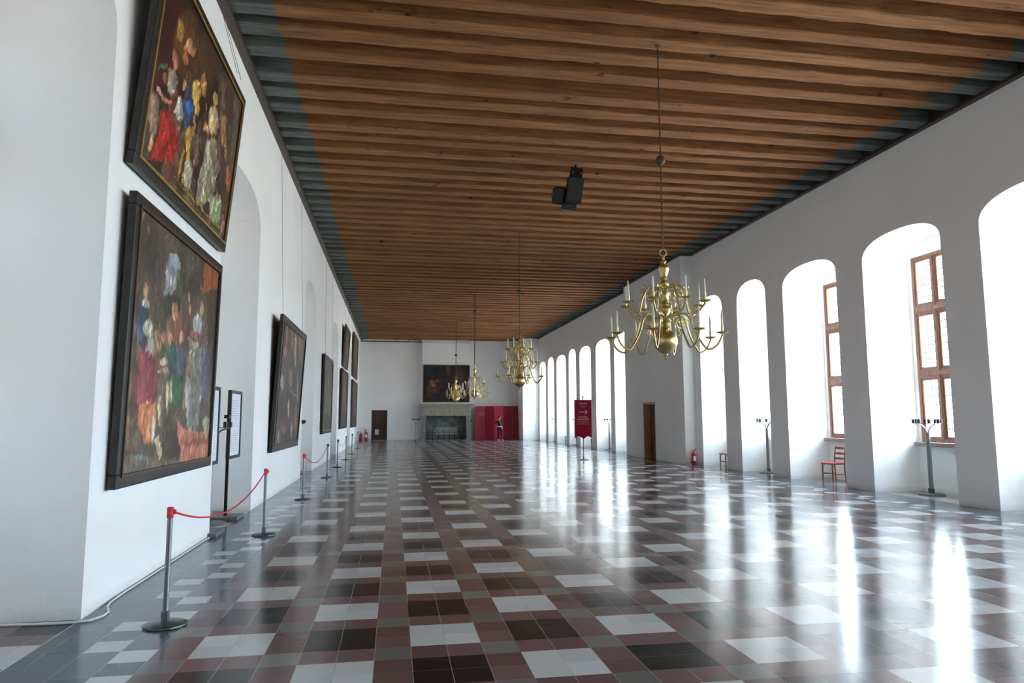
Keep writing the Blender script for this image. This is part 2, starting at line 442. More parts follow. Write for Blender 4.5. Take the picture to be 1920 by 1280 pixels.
# ------------------------------------------------------------------ windows
def make_window(idx, a, b, side=1):
    wy0, wy1, wz0, wz1 = win_rect(a, b); XW = XR + RD + .06 if side > 0 else XL - RD - .06
    W = empty('window_%d' % idx, (XW, wy0, wz0)); tag(W, kind='structure')
    if side < 0: W.location.y = wy1; W.rotation_euler = (0, 0, PI)
    cols = 3 if (b - a) > 2.2 else 2; w = wy1 - wy0; h = wz1 - wz0
    fr = .075; mu = .10; cw = (w - 2 * fr - (cols - 1) * mu) / cols
    rows = [(fr, 1.46), (1.66, 2.95), (3.15, h - fr)]
    mb = MB()
    mb.box(-.05, .07, 0, fr, 0, h); mb.box(-.05, .07, w - fr, w, 0, h); mb.box(-.05, .07, fr, w - fr, 0, fr); mb.box(-.05, .07, fr, w - fr, h - fr, h)
    for k in range(cols - 1):
        y = fr + (k + 1) * cw + k * mu; mb.box(-.06, .07, y, y + mu, fr, h - fr)
        mb.box(-.075, -.06, y + mu * .3, y + mu * .7, fr, h - fr)
    for (z0, z1) in ((1.46, 1.66), (2.95, 3.15)):
        mb.box(-.055, .07, fr, w - fr, z0, z1); mb.box(-.085, -.055, fr, w - fr, z0 + .05, z1 - .05)
    mb.build('window_frame', M['oak'], W, bevel=.006)
    for k in range(cols):
        y0 = fr + k * (cw + mu); y1 = y0 + cw
        for (z0, z1) in rows:
            s = .055; mb = MB(); X0_, X1_ = -.035, .02
            mb.box(X0_, X1_, y0, y0 + s, z0, z1); mb.box(X0_, X1_, y1 - s, y1, z0, z1); mb.box(X0_, X1_, y0 + s, y1 - s, z0, z0 + s); mb.box(X0_, X1_, y0 + s, y1 - s, z1 - s, z1)
            sash = mb.build('sash', M['oak'], W, bevel=.004)
            mb = MB(); mb.box(0, .004, y0 + s, y1 - s, z0 + s, z1 - s); mb.build('pane', M['glass'], sash)
            mb = MB(); nz = 7; A = (z1 - z0 - 2 * s) / nz
            for j in range(1, nz): mb.box(-.006, -.001, y0 + s, y1 - s, z0 + s + j * A - .009, z0 + s + j * A + .009)
            for q in (1, 2, 3):
                yq = y0 + s + (cw - 2 * s) * q / 4
                mb.box(-.005, -.001, yq - .003, yq + .003, z0 + s, z1 - s)
                for j in range(1, nz): mb.box(-.012, -.001, yq - .018, yq + .018, z0 + s + j * A - .014, z0 + s + j * A + .014)
            mb.build('leading', M['lead'], sash)
    mb = MB(); mb.box(-.26, -.062, -.06, w + .02, -.09, 0.0); mb.build('window_sill', M['sill'], W, bevel=.01)
    # sky portal: only helps the renderer find the daylight that enters here
    L = bpy.data.lights.new('daylight_portal', 'AREA'); L.shape = 'RECTANGLE'; L.size = h; L.size_y = w
    L.cycles.is_portal = True
    lo = bpy.data.objects.new('daylight_portal', L); COL.objects.link(lo)
    lo.location = (XW + .14 * side, (wy0 + wy1) / 2, (wz0 + wz1) / 2); lo.rotation_euler = (0, R(90) * side, 0)
for i, (a, b) in enumerate(RIGHT_N): make_window(i + 1, a, b)
for i, (a, b) in enumerate(LEFT_N): make_window(len(RIGHT_N) + i + 1, a, b, -1)

# ------------------------------------------------------------------ doors
dd = empty('door_1', ((D0 + D1) / 2, YF + .16, 0)); tag(dd, kind='structure'); hw = (D1 - D0) / 2
mb = MB(); mb.box(-hw, -hw + .09, -.12, .1, 0, DZ); mb.box(hw - .09, hw, -.12, .1, 0, DZ); mb.box(-hw + .09, hw - .09, -.12, .1, DZ - .1, DZ); mb.build('door_frame', M['darkwood'], dd, bevel=.008)
mb = MB(); mb.box(-hw + .09, hw - .09, -.02, .03, .04, DZ - .1)
for (z0, z1) in ((1.35, 2.1), (1.08, 1.28), (.3, 1.0)):
    for (x0, x1) in ((-.38, .38),):
        mb.box(x0, x1, -.045, -.02, z0, z0 + .05); mb.box(x0, x1, -.045, -.02, z1 - .05, z1); mb.box(x0, x0 + .06, -.045, -.02, z0 + .05, z1 - .05); mb.box(x1 - .06, x1, -.045, -.02, z0 + .05, z1 - .05)
        mb.box(x0 + .12, x1 - .12, -.035, -.02, z0 + .08, z1 - .08)
mb.build('door_leaf', M['darkwood'], dd, bevel=.006)
mb = MB(); mb.box(-hw, hw, -.12, .1, 0, .04); mb.build('threshold', M['stonegrey'], dd)
mb = MB(); mb.sphere((.36, -.06, 1.18), .03); mb.build('door_handle', M['iron'], dd, True)
nt_ = empty('notice_sheet', (-1.25, YF + .10, .44)); tag(nt_, 'white paper notice on the lower left of the dark wooden door in the far wall', 'notice')
mb = MB(); mb.box(-.14, .14, -.008, 0, 0, .4); mb.build('sheet', M['paper'], nt_)
mb = MB()
for k in range(8): mb.box(-.09, .09 - .03 * (k % 3), -.011, -.008, .33 - k * .035, .338 - k * .035)
mb.build('printed_lines', M['ink'], nt_)

dd = empty('door_2', (BX, DA, 0)); tag(dd, kind='structure'); L_ = DB - DA
mb = MB(); mb.box(.01, .35, L_ - .07, L_, 0, DH); mb.build('far_jamb', M['lightwood'], dd)
mb = MB(); mb.box(.01, .35, 0, .07, 0, DH); mb.build('near_jamb', M['lightwood'], dd)
mb = MB(); mb.box(-.02, .35, 0, L_, DH - .09, DH); mb.build('lintel', M['lightwood'], dd)
mb = MB(); mb.box(.30, .36, .07, L_ - .07, 0.01, DH - .09)
for z0, z1 in ((.2, 1.0), (1.15, 2.05)):
    mb.box(.28, .30, .2, L_ - .2, z0, z0 + .05); mb.box(.28, .30, .2, L_ - .2, z1 - .05, z1); mb.box(.28, .30, .2, .25, z0, z1); mb.box(.28, .30, L_ - .25, L_ - .2, z0, z1)
mb.build('door_leaf', M['brownwood'], dd)
mb = MB(); mb.sphere((.26, .18, 1.05), .03); mb.build('door_handle', M['brass'], dd, True)
# ------------------------------------------------------------------ paintings
def pigment_mesh(name, w, h, bg, shapes, parent, nx, ny, seed=1):
    rng = np.random.RandomState(seed)
    us = np.linspace(0, 1, nx); vs_ = np.linspace(0, 1, ny); U, V = np.meshgrid(us, vs_)
    def vnoise(cx, cy):
        g = rng.rand(cy + 2, cx + 2); fx = U * cx; fy = V * cy; ix = fx.astype(int); iy = fy.astype(int); tx = fx - ix; ty = fy - iy
        tx = tx * tx * (3 - 2 * tx); ty = ty * ty * (3 - 2 * ty)
        return (g[iy, ix] * (1 - tx) + g[iy, ix + 1] * tx) * (1 - ty) + (g[iy + 1, ix] * (1 - tx) + g[iy + 1, ix + 1] * tx) * ty
    N1 = vnoise(9, 7); N2 = vnoise(36, 20); N3 = vnoise(90, 26)
    C = np.ones((ny, nx, 3)) * np.array(bg) * (0.65 + .5 * N1 + .25 * N2)[..., None]
    N4 = vnoise(24, 16); N5 = vnoise(24, 16); N6 = vnoise(70, 45); N7 = vnoise(70, 45)
    wx = U + (N4 - .5) * .022 + (N6 - .5) * .014; wy = V + (N5 - .5) * .022 + (N7 - .5) * .014
    if nx > 200:   # background crowd and drapery in earth colours
        pal = [(112, 78, 52), (86, 66, 48), (128, 100, 68), (74, 62, 52), (96, 52, 40), (66, 66, 54), (120, 92, 76), (84, 76, 66), (58, 44, 36)]
        extra = []
        for _ in range(95):
            cx = rng.rand(); cy = .03 + .62 * rng.rand() ** 1.15; hx = .012 + .03 * rng.rand(); hy = .04 + .11 * rng.rand(); tl = (rng.rand() - .5) * .03
            pc = pal[rng.randint(len(pal))]; extra.append(('e', pc, [cx, cy, hx, 0, tl, hy]))
            if rng.rand() < .45: extra.append(('e', (168, 122, 92), [cx + tl, cy + hy * 1.05, .010, 0, 0, .022]))
        shapes = extra + list(shapes)
    for sh in shapes:
        col = np.array(sh[1], float)
        if sh[0] == 'e':
            cx, cy, ax, ay, bx, by = sh[2]; det = ax * by - ay * bx
            if abs(det) < 1e-9: continue
            dx = wx - cx; dy = wy - cy; s = (by * dx - bx * dy) / det; t = (-ay * dx + ax * dy) / det
            d = np.sqrt(s * s + t * t); a = np.clip((1.08 - d) / .22, 0, 1); sh_ = 1.12 - .35 * np.clip(s, -1, 1) * .6 - .12 * d
        else:
            pts = sh[2]; inside = np.zeros(U.shape, bool); j = len(pts) - 1
            for i in range(len(pts)):
                xi, yi = pts[i]; xj, yj = pts[j]
                if abs(yj - yi) > 1e-9:
                    c_ = ((yi > wy) != (yj > wy)) & (wx < (xj - xi) * (wy - yi) / (yj - yi) + xi); inside ^= c_
                j = i
            a = inside.astype(float); sh_ = np.ones(U.shape)
        fold = .72 + .3 * N2 + .34 * N3
        a = a[..., None] * .92
        C = C * (1 - a) + (col[None, None] * (sh_ * fold)[..., None]) * a
    # loose brush strokes that pick up and vary the pigment underneath
    if nx > 80:
        for _ in range(2200):
            cx, cy = rng.rand(2); sx = .003 + .005 * rng.rand(); sy = .010 + .022 * rng.rand(); an = (rng.rand() - .5) * 1.6
            x0, x1 = max(int((cx - sy) * nx), 0), min(int((cx + sy) * nx) + 2, nx); y0, y1 = max(int((cy - sy) * ny), 0), min(int((cy + sy) * ny) + 2, ny)
            if x1 - x0 < 2 or y1 - y0 < 2: continue
            du = U[y0:y1, x0:x1] - cx; dv = V[y0:y1, x0:x1] - cy; a_ = (du * math.cos(an) + dv * math.sin(an)) / sx; b_ = (-du * math.sin(an) + dv * math.cos(an)) / sy
            al = np.clip(1.2 - np.sqrt(a_ * a_ + b_ * b_), 0, 1)[..., None] * .75
            base = C[min(int(cy * ny), ny - 1), min(int(cx * nx), nx - 1)]; f_ = math.exp(rng.randn() * .30)
            C[y0:y1, x0:x1] = C[y0:y1, x0:x1] * (1 - al) + (base * f_ + rng.randn(3) * 3 + (6, 2, 0)) * al
    C = np.clip(C, 0, 255) / 255.0
    C = np.where(C <= .04045, C / 12.92, ((C + .055) / 1.055) ** 2.4)
    verts = np.stack([U * w, np.zeros_like(U), V * h], -1).reshape(-1, 3)
    ii, jj = np.meshgrid(np.arange(nx - 1), np.arange(ny - 1)); b0 = (jj * nx + ii).ravel()
    faces = np.stack([b0, b0 + 1, b0 + nx + 1, b0 + nx], 1)
    me = bpy.data.meshes.new(name); me.from_pydata(verts.tolist(), [], faces.tolist())
    at = me.color_attributes.new('pigment', 'FLOAT_COLOR', 'POINT')
    at.data.foreach_set('color', np.concatenate([C.reshape(-1, 3), np.ones((nx * ny, 1))], 1).astype(np.float32).ravel())
    me.materials.append(M['canvas']); o = bpy.data.objects.new(name, me); COL.objects.link(o); o.parent = parent
    return o

def painting(label, w, h, bg, shapes, mat, gilt, loc, rot, nx=60, ny=60, fw=.13, fd=.09, seed=1, group=None, glow=None):
    """local x along the picture's width, z up, front faces local -y"""
    P = empty('framed_painting', loc); P.rotation_euler = rot; tag(P, label, 'painting', group)
    mb = MB()
    def bar(x0, x1, z0, z1): mb.box(x0, x1, 0, fd, z0, z1)
    bar(0, w, 0, fw); bar(0, w, h - fw, h); bar(0, fw, fw, h - fw); bar(w - fw, w, fw, h - fw)
    mb.build('frame', M[mat], P, bevel=.012)
    mb = MB(); s = .03; a, b, c, d = fw - s, w - fw + s, fw - s, h - fw + s
    mb.box(a, b, -.012, 0, c, c + s); mb.box(a, b, -.012, 0, d - s, d); mb.box(a, a + s, -.012, 0, c + s, d - s); mb.box(b - s, b, -.012, 0, c + s, d - s)
    mb.build('inner_edge', M[gilt], P)
    cv = pigment_mesh('canvas', w - 2 * fw, h - 2 * fw, bg, shapes, P, nx, ny, seed); cv.location = (fw, .02, fw)
    mb = MB(); mb.box(.02, w - .02, fd - .01, fd, .02, h - .02); mb.build('backing_board', M[mat], P)
    return P

def remap(shapes, f):  # shape coordinates were taken on the outer frame; map them to the inner canvas
    fx, fy = f; o = []
    for s in shapes:
        if s[0] == 'e':
            cx, cy, ax, ay, bx, by = s[2]
            o.append(('e', s[1], [(cx - fx) / (1 - 2 * fx), (cy - fy) / (1 - 2 * fy), ax / (1 - 2 * fx), ay / (1 - 2 * fy), bx / (1 - 2 * fx), by / (1 - 2 * fy)]))
        else: o.append(('p', s[1], [((x - fx) / (1 - 2 * fx), (y - fy) / (1 - 2 * fy)) for x, y in s[2]]))
    return o

def left_painting(label, y0, y1, z0, z1, lean, bg, shapes, mat, gilt, nx, ny, seed, x=-2.50, fw=.13, group=None):
    # picture faces +X : rotate so that local -y looks to +X
    w = y1 - y0; h = z1 - z0
    return painting(label, w, h, bg, remap(shapes, (fw / w, fw / h)), mat, gilt, (x, y0, z0), (-lean, 0, R(90)), nx, ny, fw, .08, seed, group)
PAINT={'p1':[('p',(60,20,18),[(0.078,0.855),(0.175,0.956),(0.203,0.589),(0.094,0.319),(0.067,0.337)]),
('e',(88,58,32),[0.266,0.745,0.112,0.099,-0.037,0.145]),
('e',(70,48,30),[0.445,0.791,0.171,0.143,-0.038,0.138]),
('p',(75,62,50),[(0.6,0.86),(0.711,0.962),(1.071,1.008),(1.062,0.687),(1.008,0.188),(0.888,0.266),(0.674,0.696)]),
('p',(110,95,78),[(0.667,0.864),(0.713,0.907),(0.734,0.638),(0.698,0.614)]),
('p',(105,88,72),[(0.847,0.926),(0.922,0.955),(0.994,0.453),(0.936,0.422)]),
('e',(70,115,65),[0.113,0.506,0.027,0.022,-0.002,0.01]),
('e',(165,120,85),[0.125,0.465,0.019,0.015,-0.005,0.019]),
('e',(160,150,135),[0.189,0.498,0.035,0.028,-0.012,0.051]),
('e',(175,120,90),[0.194,0.601,0.023,0.02,-0.01,0.041]),
('e',(150,100,75),[0.176,0.626,0.014,0.013,-0.006,0.025]),
('e',(150,132,112),[0.096,0.275,0.034,0.024,-0.02,0.088]),
('p',(205,145,115),[(0.093,0.403),(0.14,0.391),(0.209,0.419),(0.214,0.398),(0.138,0.363),(0.088,0.376)]),
('p',(205,145,110),[(0.093,0.189),(0.109,0.218),(0.114,0.129),(0.086,0.093)]),
('p',(150,30,20),[(0.152,0.338),(0.205,0.362),(0.275,0.33),(0.321,0.257),(0.296,0.17),(0.202,0.125),(0.104,0.076),(0.121,0.133),(0.145,0.233)]),
('p',(190,52,34),[(0.162,0.331),(0.204,0.331),(0.226,0.277),(0.208,0.207),(0.154,0.125),(0.122,0.096),(0.138,0.162),(0.152,0.237)]),
('e',(165,130,65),[0.203,0.755,0.027,0.025,-0.01,0.04]),
('e',(190,135,95),[0.292,0.758,0.028,0.024,-0.008,0.031]),
('e',(175,105,70),[0.271,0.687,0.016,0.014,-0.011,0.043]),
('e',(200,150,110),[0.324,0.754,0.02,0.018,-0.005,0.017]),
('e',(175,182,176),[0.283,0.433,0.032,0.023,-0.013,0.054]),
('e',(190,150,90),[0.29,0.557,0.016,0.013,-0.006,0.024]),
('e',(60,66,80),[0.372,0.567,0.06,0.045,-0.019,0.072]),
('e',(45,60,95),[0.367,0.467,0.052,0.037,-0.021,0.082]),
('e',(50,95,160),[0.369,0.5,0.038,0.028,-0.007,0.025]),
('e',(205,165,80),[0.413,0.609,0.04,0.03,-0.015,0.057]),
('e',(190,145,70),[0.439,0.545,0.022,0.016,-0.01,0.037]),
('e',(180,135,50),[0.405,0.401,0.049,0.032,-0.008,0.031]),
('e',(160,115,65),[0.47,0.698,0.029,0.023,-0.015,0.054]),
('p',(205,165,65),[(0.39,0.364),(0.428,0.378),(0.431,0.26),(0.418,0.132),(0.397,0.12),(0.402,0.253)]),
('p',(180,140,55),[(0.36,0.281),(0.386,0.291),(0.378,0.165),(0.36,0.124),(0.352,0.14)]),
('e',(120,95,75),[0.491,0.362,0.027,0.017,-0.02,0.077]),
('e',(175,165,150),[0.446,0.203,0.041,0.023,-0.018,0.069]),
('e',(200,160,95),[0.617,0.727,0.029,0.021,-0.009,0.032]),
('e',(195,172,130),[0.63,0.616,0.057,0.04,-0.021,0.073]),
('e',(200,150,120),[0.562,0.522,0.029,0.02,-0.006,0.022]),
('p',(150,145,120),[(0.59,0.482),(0.678,0.539),(0.753,0.474),(0.766,0.331),(0.723,0.192),(0.561,0.101),(0.558,0.242),(0.583,0.372)]),
('p',(190,185,160),[(0.599,0.476),(0.63,0.496),(0.648,0.363),(0.633,0.189),(0.6,0.149),(0.604,0.314)]),
('e',(170,120,85),[0.766,0.647,0.035,0.023,-0.025,0.085]),
('e',(112,98,88),[0.723,0.431,0.048,0.028,-0.023,0.079]),
('e',(160,95,65),[0.916,0.438,0.036,0.02,-0.025,0.082]),
('e',(140,110,80),[0.828,0.571,0.026,0.016,-0.02,0.066]),
('e',(155,175,130),[0.807,0.188,0.086,0.04,-0.023,0.08]),
('p',(150,138,45),[(0.296,0.117),(0.317,0.123),(0.908,0.118),(0.912,0.104)]),
('p',(130,120,40),[(0.305,0.083),(0.325,0.089),(0.899,0.075),(0.902,0.064)]),
('e',(90,50,30),[0.273,0.117,0.039,0.022,-0.011,0.044])],'p2':[('p',(82,72,60),[(-0.015,0.229),(1.018,0.305),(1.117,-0.166),(-0.007,-0.014)]),
('p',(112,102,82),[(0.006,0.106),(0.615,0.053),(1.001,-0.0),(1.033,-0.155),(0.01,-0.016)]),
('e',(62,52,46),[0.436,0.127,0.156,-0.007,-0.011,0.061]),
('p',(85,70,66),[(0.23,0.952),(0.253,0.957),(0.252,0.605),(0.225,0.601)]),
('p',(85,80,68),[(0.508,0.943),(0.538,0.947),(0.569,0.601),(0.54,0.596)]),
('p',(152,162,168),[(0.301,0.789),(0.296,0.698),(0.343,0.698),(0.399,0.746),(0.453,0.839),(0.449,0.871),(0.406,0.893),(0.351,0.889),(0.308,0.847)]),
('e',(48,52,34),[0.372,0.678,0.095,0.019,-0.008,0.042]),
('e',(72,74,52),[0.454,0.775,0.032,0.008,-0.014,0.072]),
('p',(150,80,42),[(0.748,0.952),(1.006,0.998),(1.013,0.884),(0.732,0.803)]),
('p',(60,48,30),[(0.811,0.823),(0.982,0.868),(0.989,0.639),(0.835,0.617)]),
('e',(150,90,58),[0.051,0.697,0.026,0.006,-0.007,0.043]),
('e',(155,98,62),[0.051,0.622,0.022,0.005,-0.006,0.036]),
('e',(150,118,86),[0.06,0.54,0.027,0.004,-0.007,0.041]),
('e',(46,62,80),[0.13,0.561,0.051,0.009,-0.013,0.075]),
('e',(205,150,118),[0.138,0.681,0.024,0.005,-0.005,0.028]),
('e',(205,210,205),[0.141,0.638,0.034,0.007,-0.003,0.02]),
('e',(90,105,125),[0.115,0.531,0.019,0.003,-0.006,0.035]),
('e',(108,92,72),[0.052,0.391,0.032,0.003,-0.019,0.11]),
('e',(122,92,66),[0.08,0.186,0.031,-0.001,-0.013,0.077]),
('e',(190,190,170),[0.187,0.559,0.044,0.007,-0.006,0.035]),
('e',(170,158,145),[0.211,0.485,0.04,0.005,-0.009,0.048]),
('p',(132,58,70),[(0.108,0.458),(0.166,0.474),(0.267,0.458),(0.306,0.354),(0.274,0.291),(0.121,0.271),(0.091,0.368)]),
('p',(165,80,92),[(0.114,0.448),(0.152,0.459),(0.194,0.376),(0.179,0.283),(0.129,0.282)]),
('p',(200,122,82),[(0.14,0.278),(0.307,0.296),(0.315,0.229),(0.284,0.139),(0.193,0.143),(0.152,0.207)]),
('p',(225,150,105),[(0.194,0.256),(0.246,0.262),(0.254,0.154),(0.218,0.155)]),
('e',(205,205,190),[0.285,0.191,0.02,-0.0,-0.01,0.057]),
('p',(205,195,145),[(0.309,0.161),(0.334,0.161),(0.387,0.08),(0.368,0.069),(0.349,0.092)]),
('e',(120,78,66),[0.475,0.635,0.065,0.011,-0.009,0.047]),
('e',(110,70,60),[0.461,0.563,0.054,0.008,-0.006,0.031]),
('e',(190,138,110),[0.257,0.548,0.018,0.003,-0.004,0.023]),
('e',(190,140,112),[0.328,0.539,0.021,0.003,-0.005,0.025]),
('e',(195,145,118),[0.39,0.553,0.023,0.003,-0.005,0.028]),
('e',(190,140,105),[0.424,0.657,0.029,0.005,-0.007,0.039]),
('e',(195,148,120),[0.515,0.571,0.025,0.004,-0.006,0.03]),
('e',(64,88,54),[0.334,0.48,0.048,0.005,-0.009,0.047]),
('e',(36,78,78),[0.428,0.475,0.042,0.004,-0.012,0.063]),
('e',(85,95,112),[0.534,0.476,0.06,0.006,-0.013,0.066]),
('e',(50,58,72),[0.563,0.446,0.023,0.002,-0.01,0.054]),
('e',(56,95,66),[0.476,0.338,0.092,0.004,-0.014,0.075]),
('e',(210,170,148),[0.339,0.448,0.043,0.004,-0.003,0.018]),
('e',(160,150,122),[0.346,0.411,0.06,0.005,-0.002,0.013]),
('e',(98,88,78),[0.349,0.327,0.041,0.002,-0.015,0.083]),
('e',(205,195,145),[0.403,0.304,0.015,0.0,-0.013,0.072]),
('e',(200,190,140),[0.341,0.253,0.012,0.0,-0.011,0.061]),
('e',(190,180,140),[0.437,0.331,0.021,0.001,-0.008,0.041]),
('e',(165,166,160),[0.641,0.323,0.046,0.002,-0.019,0.098]),
('p',(130,130,120),[(0.59,0.571),(0.778,0.558),(0.821,0.258),(0.758,0.158),(0.653,0.17),(0.653,0.408)]),
('p',(165,160,145),[(0.581,0.571),(0.604,0.578),(0.791,0.562),(0.786,0.538),(0.585,0.55)]),
('e',(200,138,105),[0.589,0.705,0.018,0.004,-0.006,0.028]),
('e',(175,170,170),[0.709,0.656,0.069,0.012,-0.01,0.048]),
('e',(170,138,96),[0.745,0.738,0.027,0.005,-0.008,0.037]),
('e',(88,90,108),[0.854,0.435,0.062,0.005,-0.03,0.145]),
('e',(150,90,76),[0.679,0.604,0.058,0.009,-0.004,0.02]),
('p',(196,120,95),[(0.51,0.226),(0.619,0.029),(0.996,0.023),(1.004,0.098),(0.909,0.164),(0.635,0.182)]),
('p',(130,75,62),[(0.615,0.129),(0.941,0.141),(0.977,0.117),(0.635,0.104)]),
('e',(175,170,145),[0.91,0.197,0.049,-0.001,-0.011,0.052]),
('e',(116,95,78),[0.162,0.148,0.04,-0.002,-0.007,0.038]),
('e',(125,136,126),[0.192,0.091,0.074,-0.005,-0.002,0.012])],'p3':[('e',(122,105,95),[0.187,0.882,0.044,0.007,-0.032,0.087]),
('e',(112,97,82),[0.39,0.881,0.043,0.007,-0.045,0.119]),
('e',(160,145,112),[0.551,0.834,0.041,0.006,-0.065,0.169]),
('e',(112,80,76),[0.8,0.881,0.131,0.018,-0.072,0.178]),
('e',(135,98,92),[0.183,0.751,0.078,0.01,-0.015,0.041]),
('e',(150,150,140),[0.167,0.514,0.058,0.004,-0.023,0.064]),
('e',(120,100,70),[0.467,0.569,0.078,0.006,-0.029,0.078]),
('e',(60,48,42),[0.422,0.384,0.219,0.007,-0.024,0.067]),
('e',(175,165,145),[0.478,0.323,0.034,0.001,-0.027,0.075]),
('e',(140,98,90),[0.372,0.149,0.085,-0.002,-0.012,0.033]),
('e',(132,126,112),[0.215,0.095,0.054,-0.002,-0.023,0.067]),
('e',(120,100,85),[0.804,0.495,0.052,0.003,-0.057,0.145]),
('e',(150,140,120),[0.686,0.142,0.049,-0.001,-0.027,0.072]),
('e',(110,92,78),[0.84,0.237,0.066,-0.0,-0.048,0.124]),
('e',(45,40,38),[0.579,0.11,0.082,-0.003,-0.026,0.07]),
('p',(150,130,100),[(0.417,0.474),(0.472,0.477),(0.939,0.414),(0.911,0.398)])],'p7':[('e',(34,46,50),[0.17,0.826,0.173,0.002,-0.001,0.162]),
('e',(92,70,48),[0.545,0.866,0.049,0.001,-0.001,0.162]),
('e',(115,80,52),[0.194,0.521,0.069,0.0,-0.001,0.089]),
('e',(135,95,62),[0.237,0.45,0.057,0.0,-0.0,0.054]),
('e',(90,68,50),[0.316,0.576,0.072,0.001,-0.0,0.032]),
('e',(85,60,48),[0.145,0.342,0.065,0.0,-0.001,0.125]),
('e',(75,55,45),[0.274,0.307,0.086,0.0,-0.001,0.089]),
('e',(60,50,55),[0.146,0.164,0.086,0.0,-0.0,0.053]),
('e',(72,48,44),[0.822,0.67,0.102,0.001,-0.001,0.199]),
('e',(95,72,70),[0.418,0.433,0.058,0.0,-0.0,0.014])]}
# rotation (rx, 0, 90deg): local x -> +Y, local -y -> +X ; positive rx tips the top towards local -y, i.e. into the room
def lp(*a, **k):
    return left_painting(*a, **k)
p1 = lp('large upper painting with a red skirt and blue cloak, nearest on the left wall', 6.98, 10.69, 4.14, 6.52, -R(5.0), (44, 30, 20), PAINT['p1'], 'frameblack', 'gilt', 210, 230, 3)
p2 = lp('large lower painting with an arch of sky over a crowd, nearest on left wall', 7.0, 10.40, 1.05, 3.88, -R(.9), (80, 70, 60), PAINT['p2'], 'frameblack', 'framebrown', 210, 230, 5)
p3 = lp('dark framed painting with pale column-like streaks, alone on the second left wall pier', 15.38, 19.4, .98, 3.93, -R(3.0), (70, 58, 50), PAINT['p3'], 'frameblack', 'framebrown', 110, 120, 8, fw=.17)
dim = [('e', (104, 92, 78), [.55, .6, .10, 0, 0, .34]), ('e', (88, 76, 62), [.3, .5, .07, 0, 0, .3]), ('e', (60, 52, 46), [.5, .15, .4, 0, 0, .1]), ('e', (120, 108, 92), [.75, .4, .05, 0, 0, .22])]
p4 = lp('greyish olive framed painting on the third left wall pier, just past the second recess', 25.89, 29.44, 1.13, 4.03, -R(.6), (86, 80, 66), dim, 'frameblack', 'gilt', 60, 60, 9)
p5 = lp('upper brown painting of the first far stacked pair, tipped forward at its top', 35.4, 38.8, 4.28, 6.38, -R(3), (74, 58, 46), dim, 'framebrown', 'framebrown', 50, 50, 10)
p6 = lp('lower brown painting of the first far stacked pair, above the row of rope posts', 34.42, 38.85, 1.18, 4.12, -R(.8), (70, 54, 44), dim, 'frameblack', 'framebrown', 50, 50, 11)
p7 = lp('upper narrow-looking painting of the last stacked pair, next to the far left corner', 43.65, 48.63, 4.28, 7.0, -R(.9), (84, 72, 60), dim, 'framebrown', 'framebrown', 50, 50, 12)
p8 = lp('lower painting of the last stacked pair, closest to the red extinguishers', 43.56, 48.87, 1.12, 4.06, -R(.5), (80, 68, 52), dim, 'framebrown', 'framebrown', 50, 50, 13)
painting('wide dark painting with one warm lit figure, hung over the stone fireplace', 3.58, 2.86, (46, 34, 34), remap(PAINT['p7'], (.03, .035)), 'frameblack', 'frameblack', (2.2, 53.88, 2.9), (0, 0, 0), 90, 80, .1, .08, 21)
# hanging wires of the wall pictures
def wire(label, y, z0, z1, x0=-2.5, x1=-2.56, grp='picture wires down the left wall'):
    mb = MB(); mb.tube([(x1, y, z1), (x0, y, z0)], .004, 5); o = mb.build('picture_wire', M['wire']); tag(o, label, 'wire', grp)
wire('thin wire holding the far side of the upper nearest painting', 10.2, 6.6, 7.66, -2.27)
wire('second thin wire beside the far corner of the upper nearest painting', 10.0, 6.6, 7.66, -2.28)
wire('thin wire rising from the near side of the painting on the second pier', 15.7, 3.9, 7.66, -2.42)
wire('thin wire rising from the far side of the painting on the second pier', 19.1, 3.9, 7.66, -2.42)
wire('thin wire rising from the near side of the olive painting', 26.2, 4.0, 7.66)
wire('thin wire rising from the far side of the olive painting', 29.1, 4.0, 7.66)
wire('thin wire above the near side of the tipped upper brown painting', 35.9, 6.37, 7.66, -2.42)
wire('thin wire above the far side of the tipped upper brown painting', 38.4, 6.37, 7.66, -2.42)

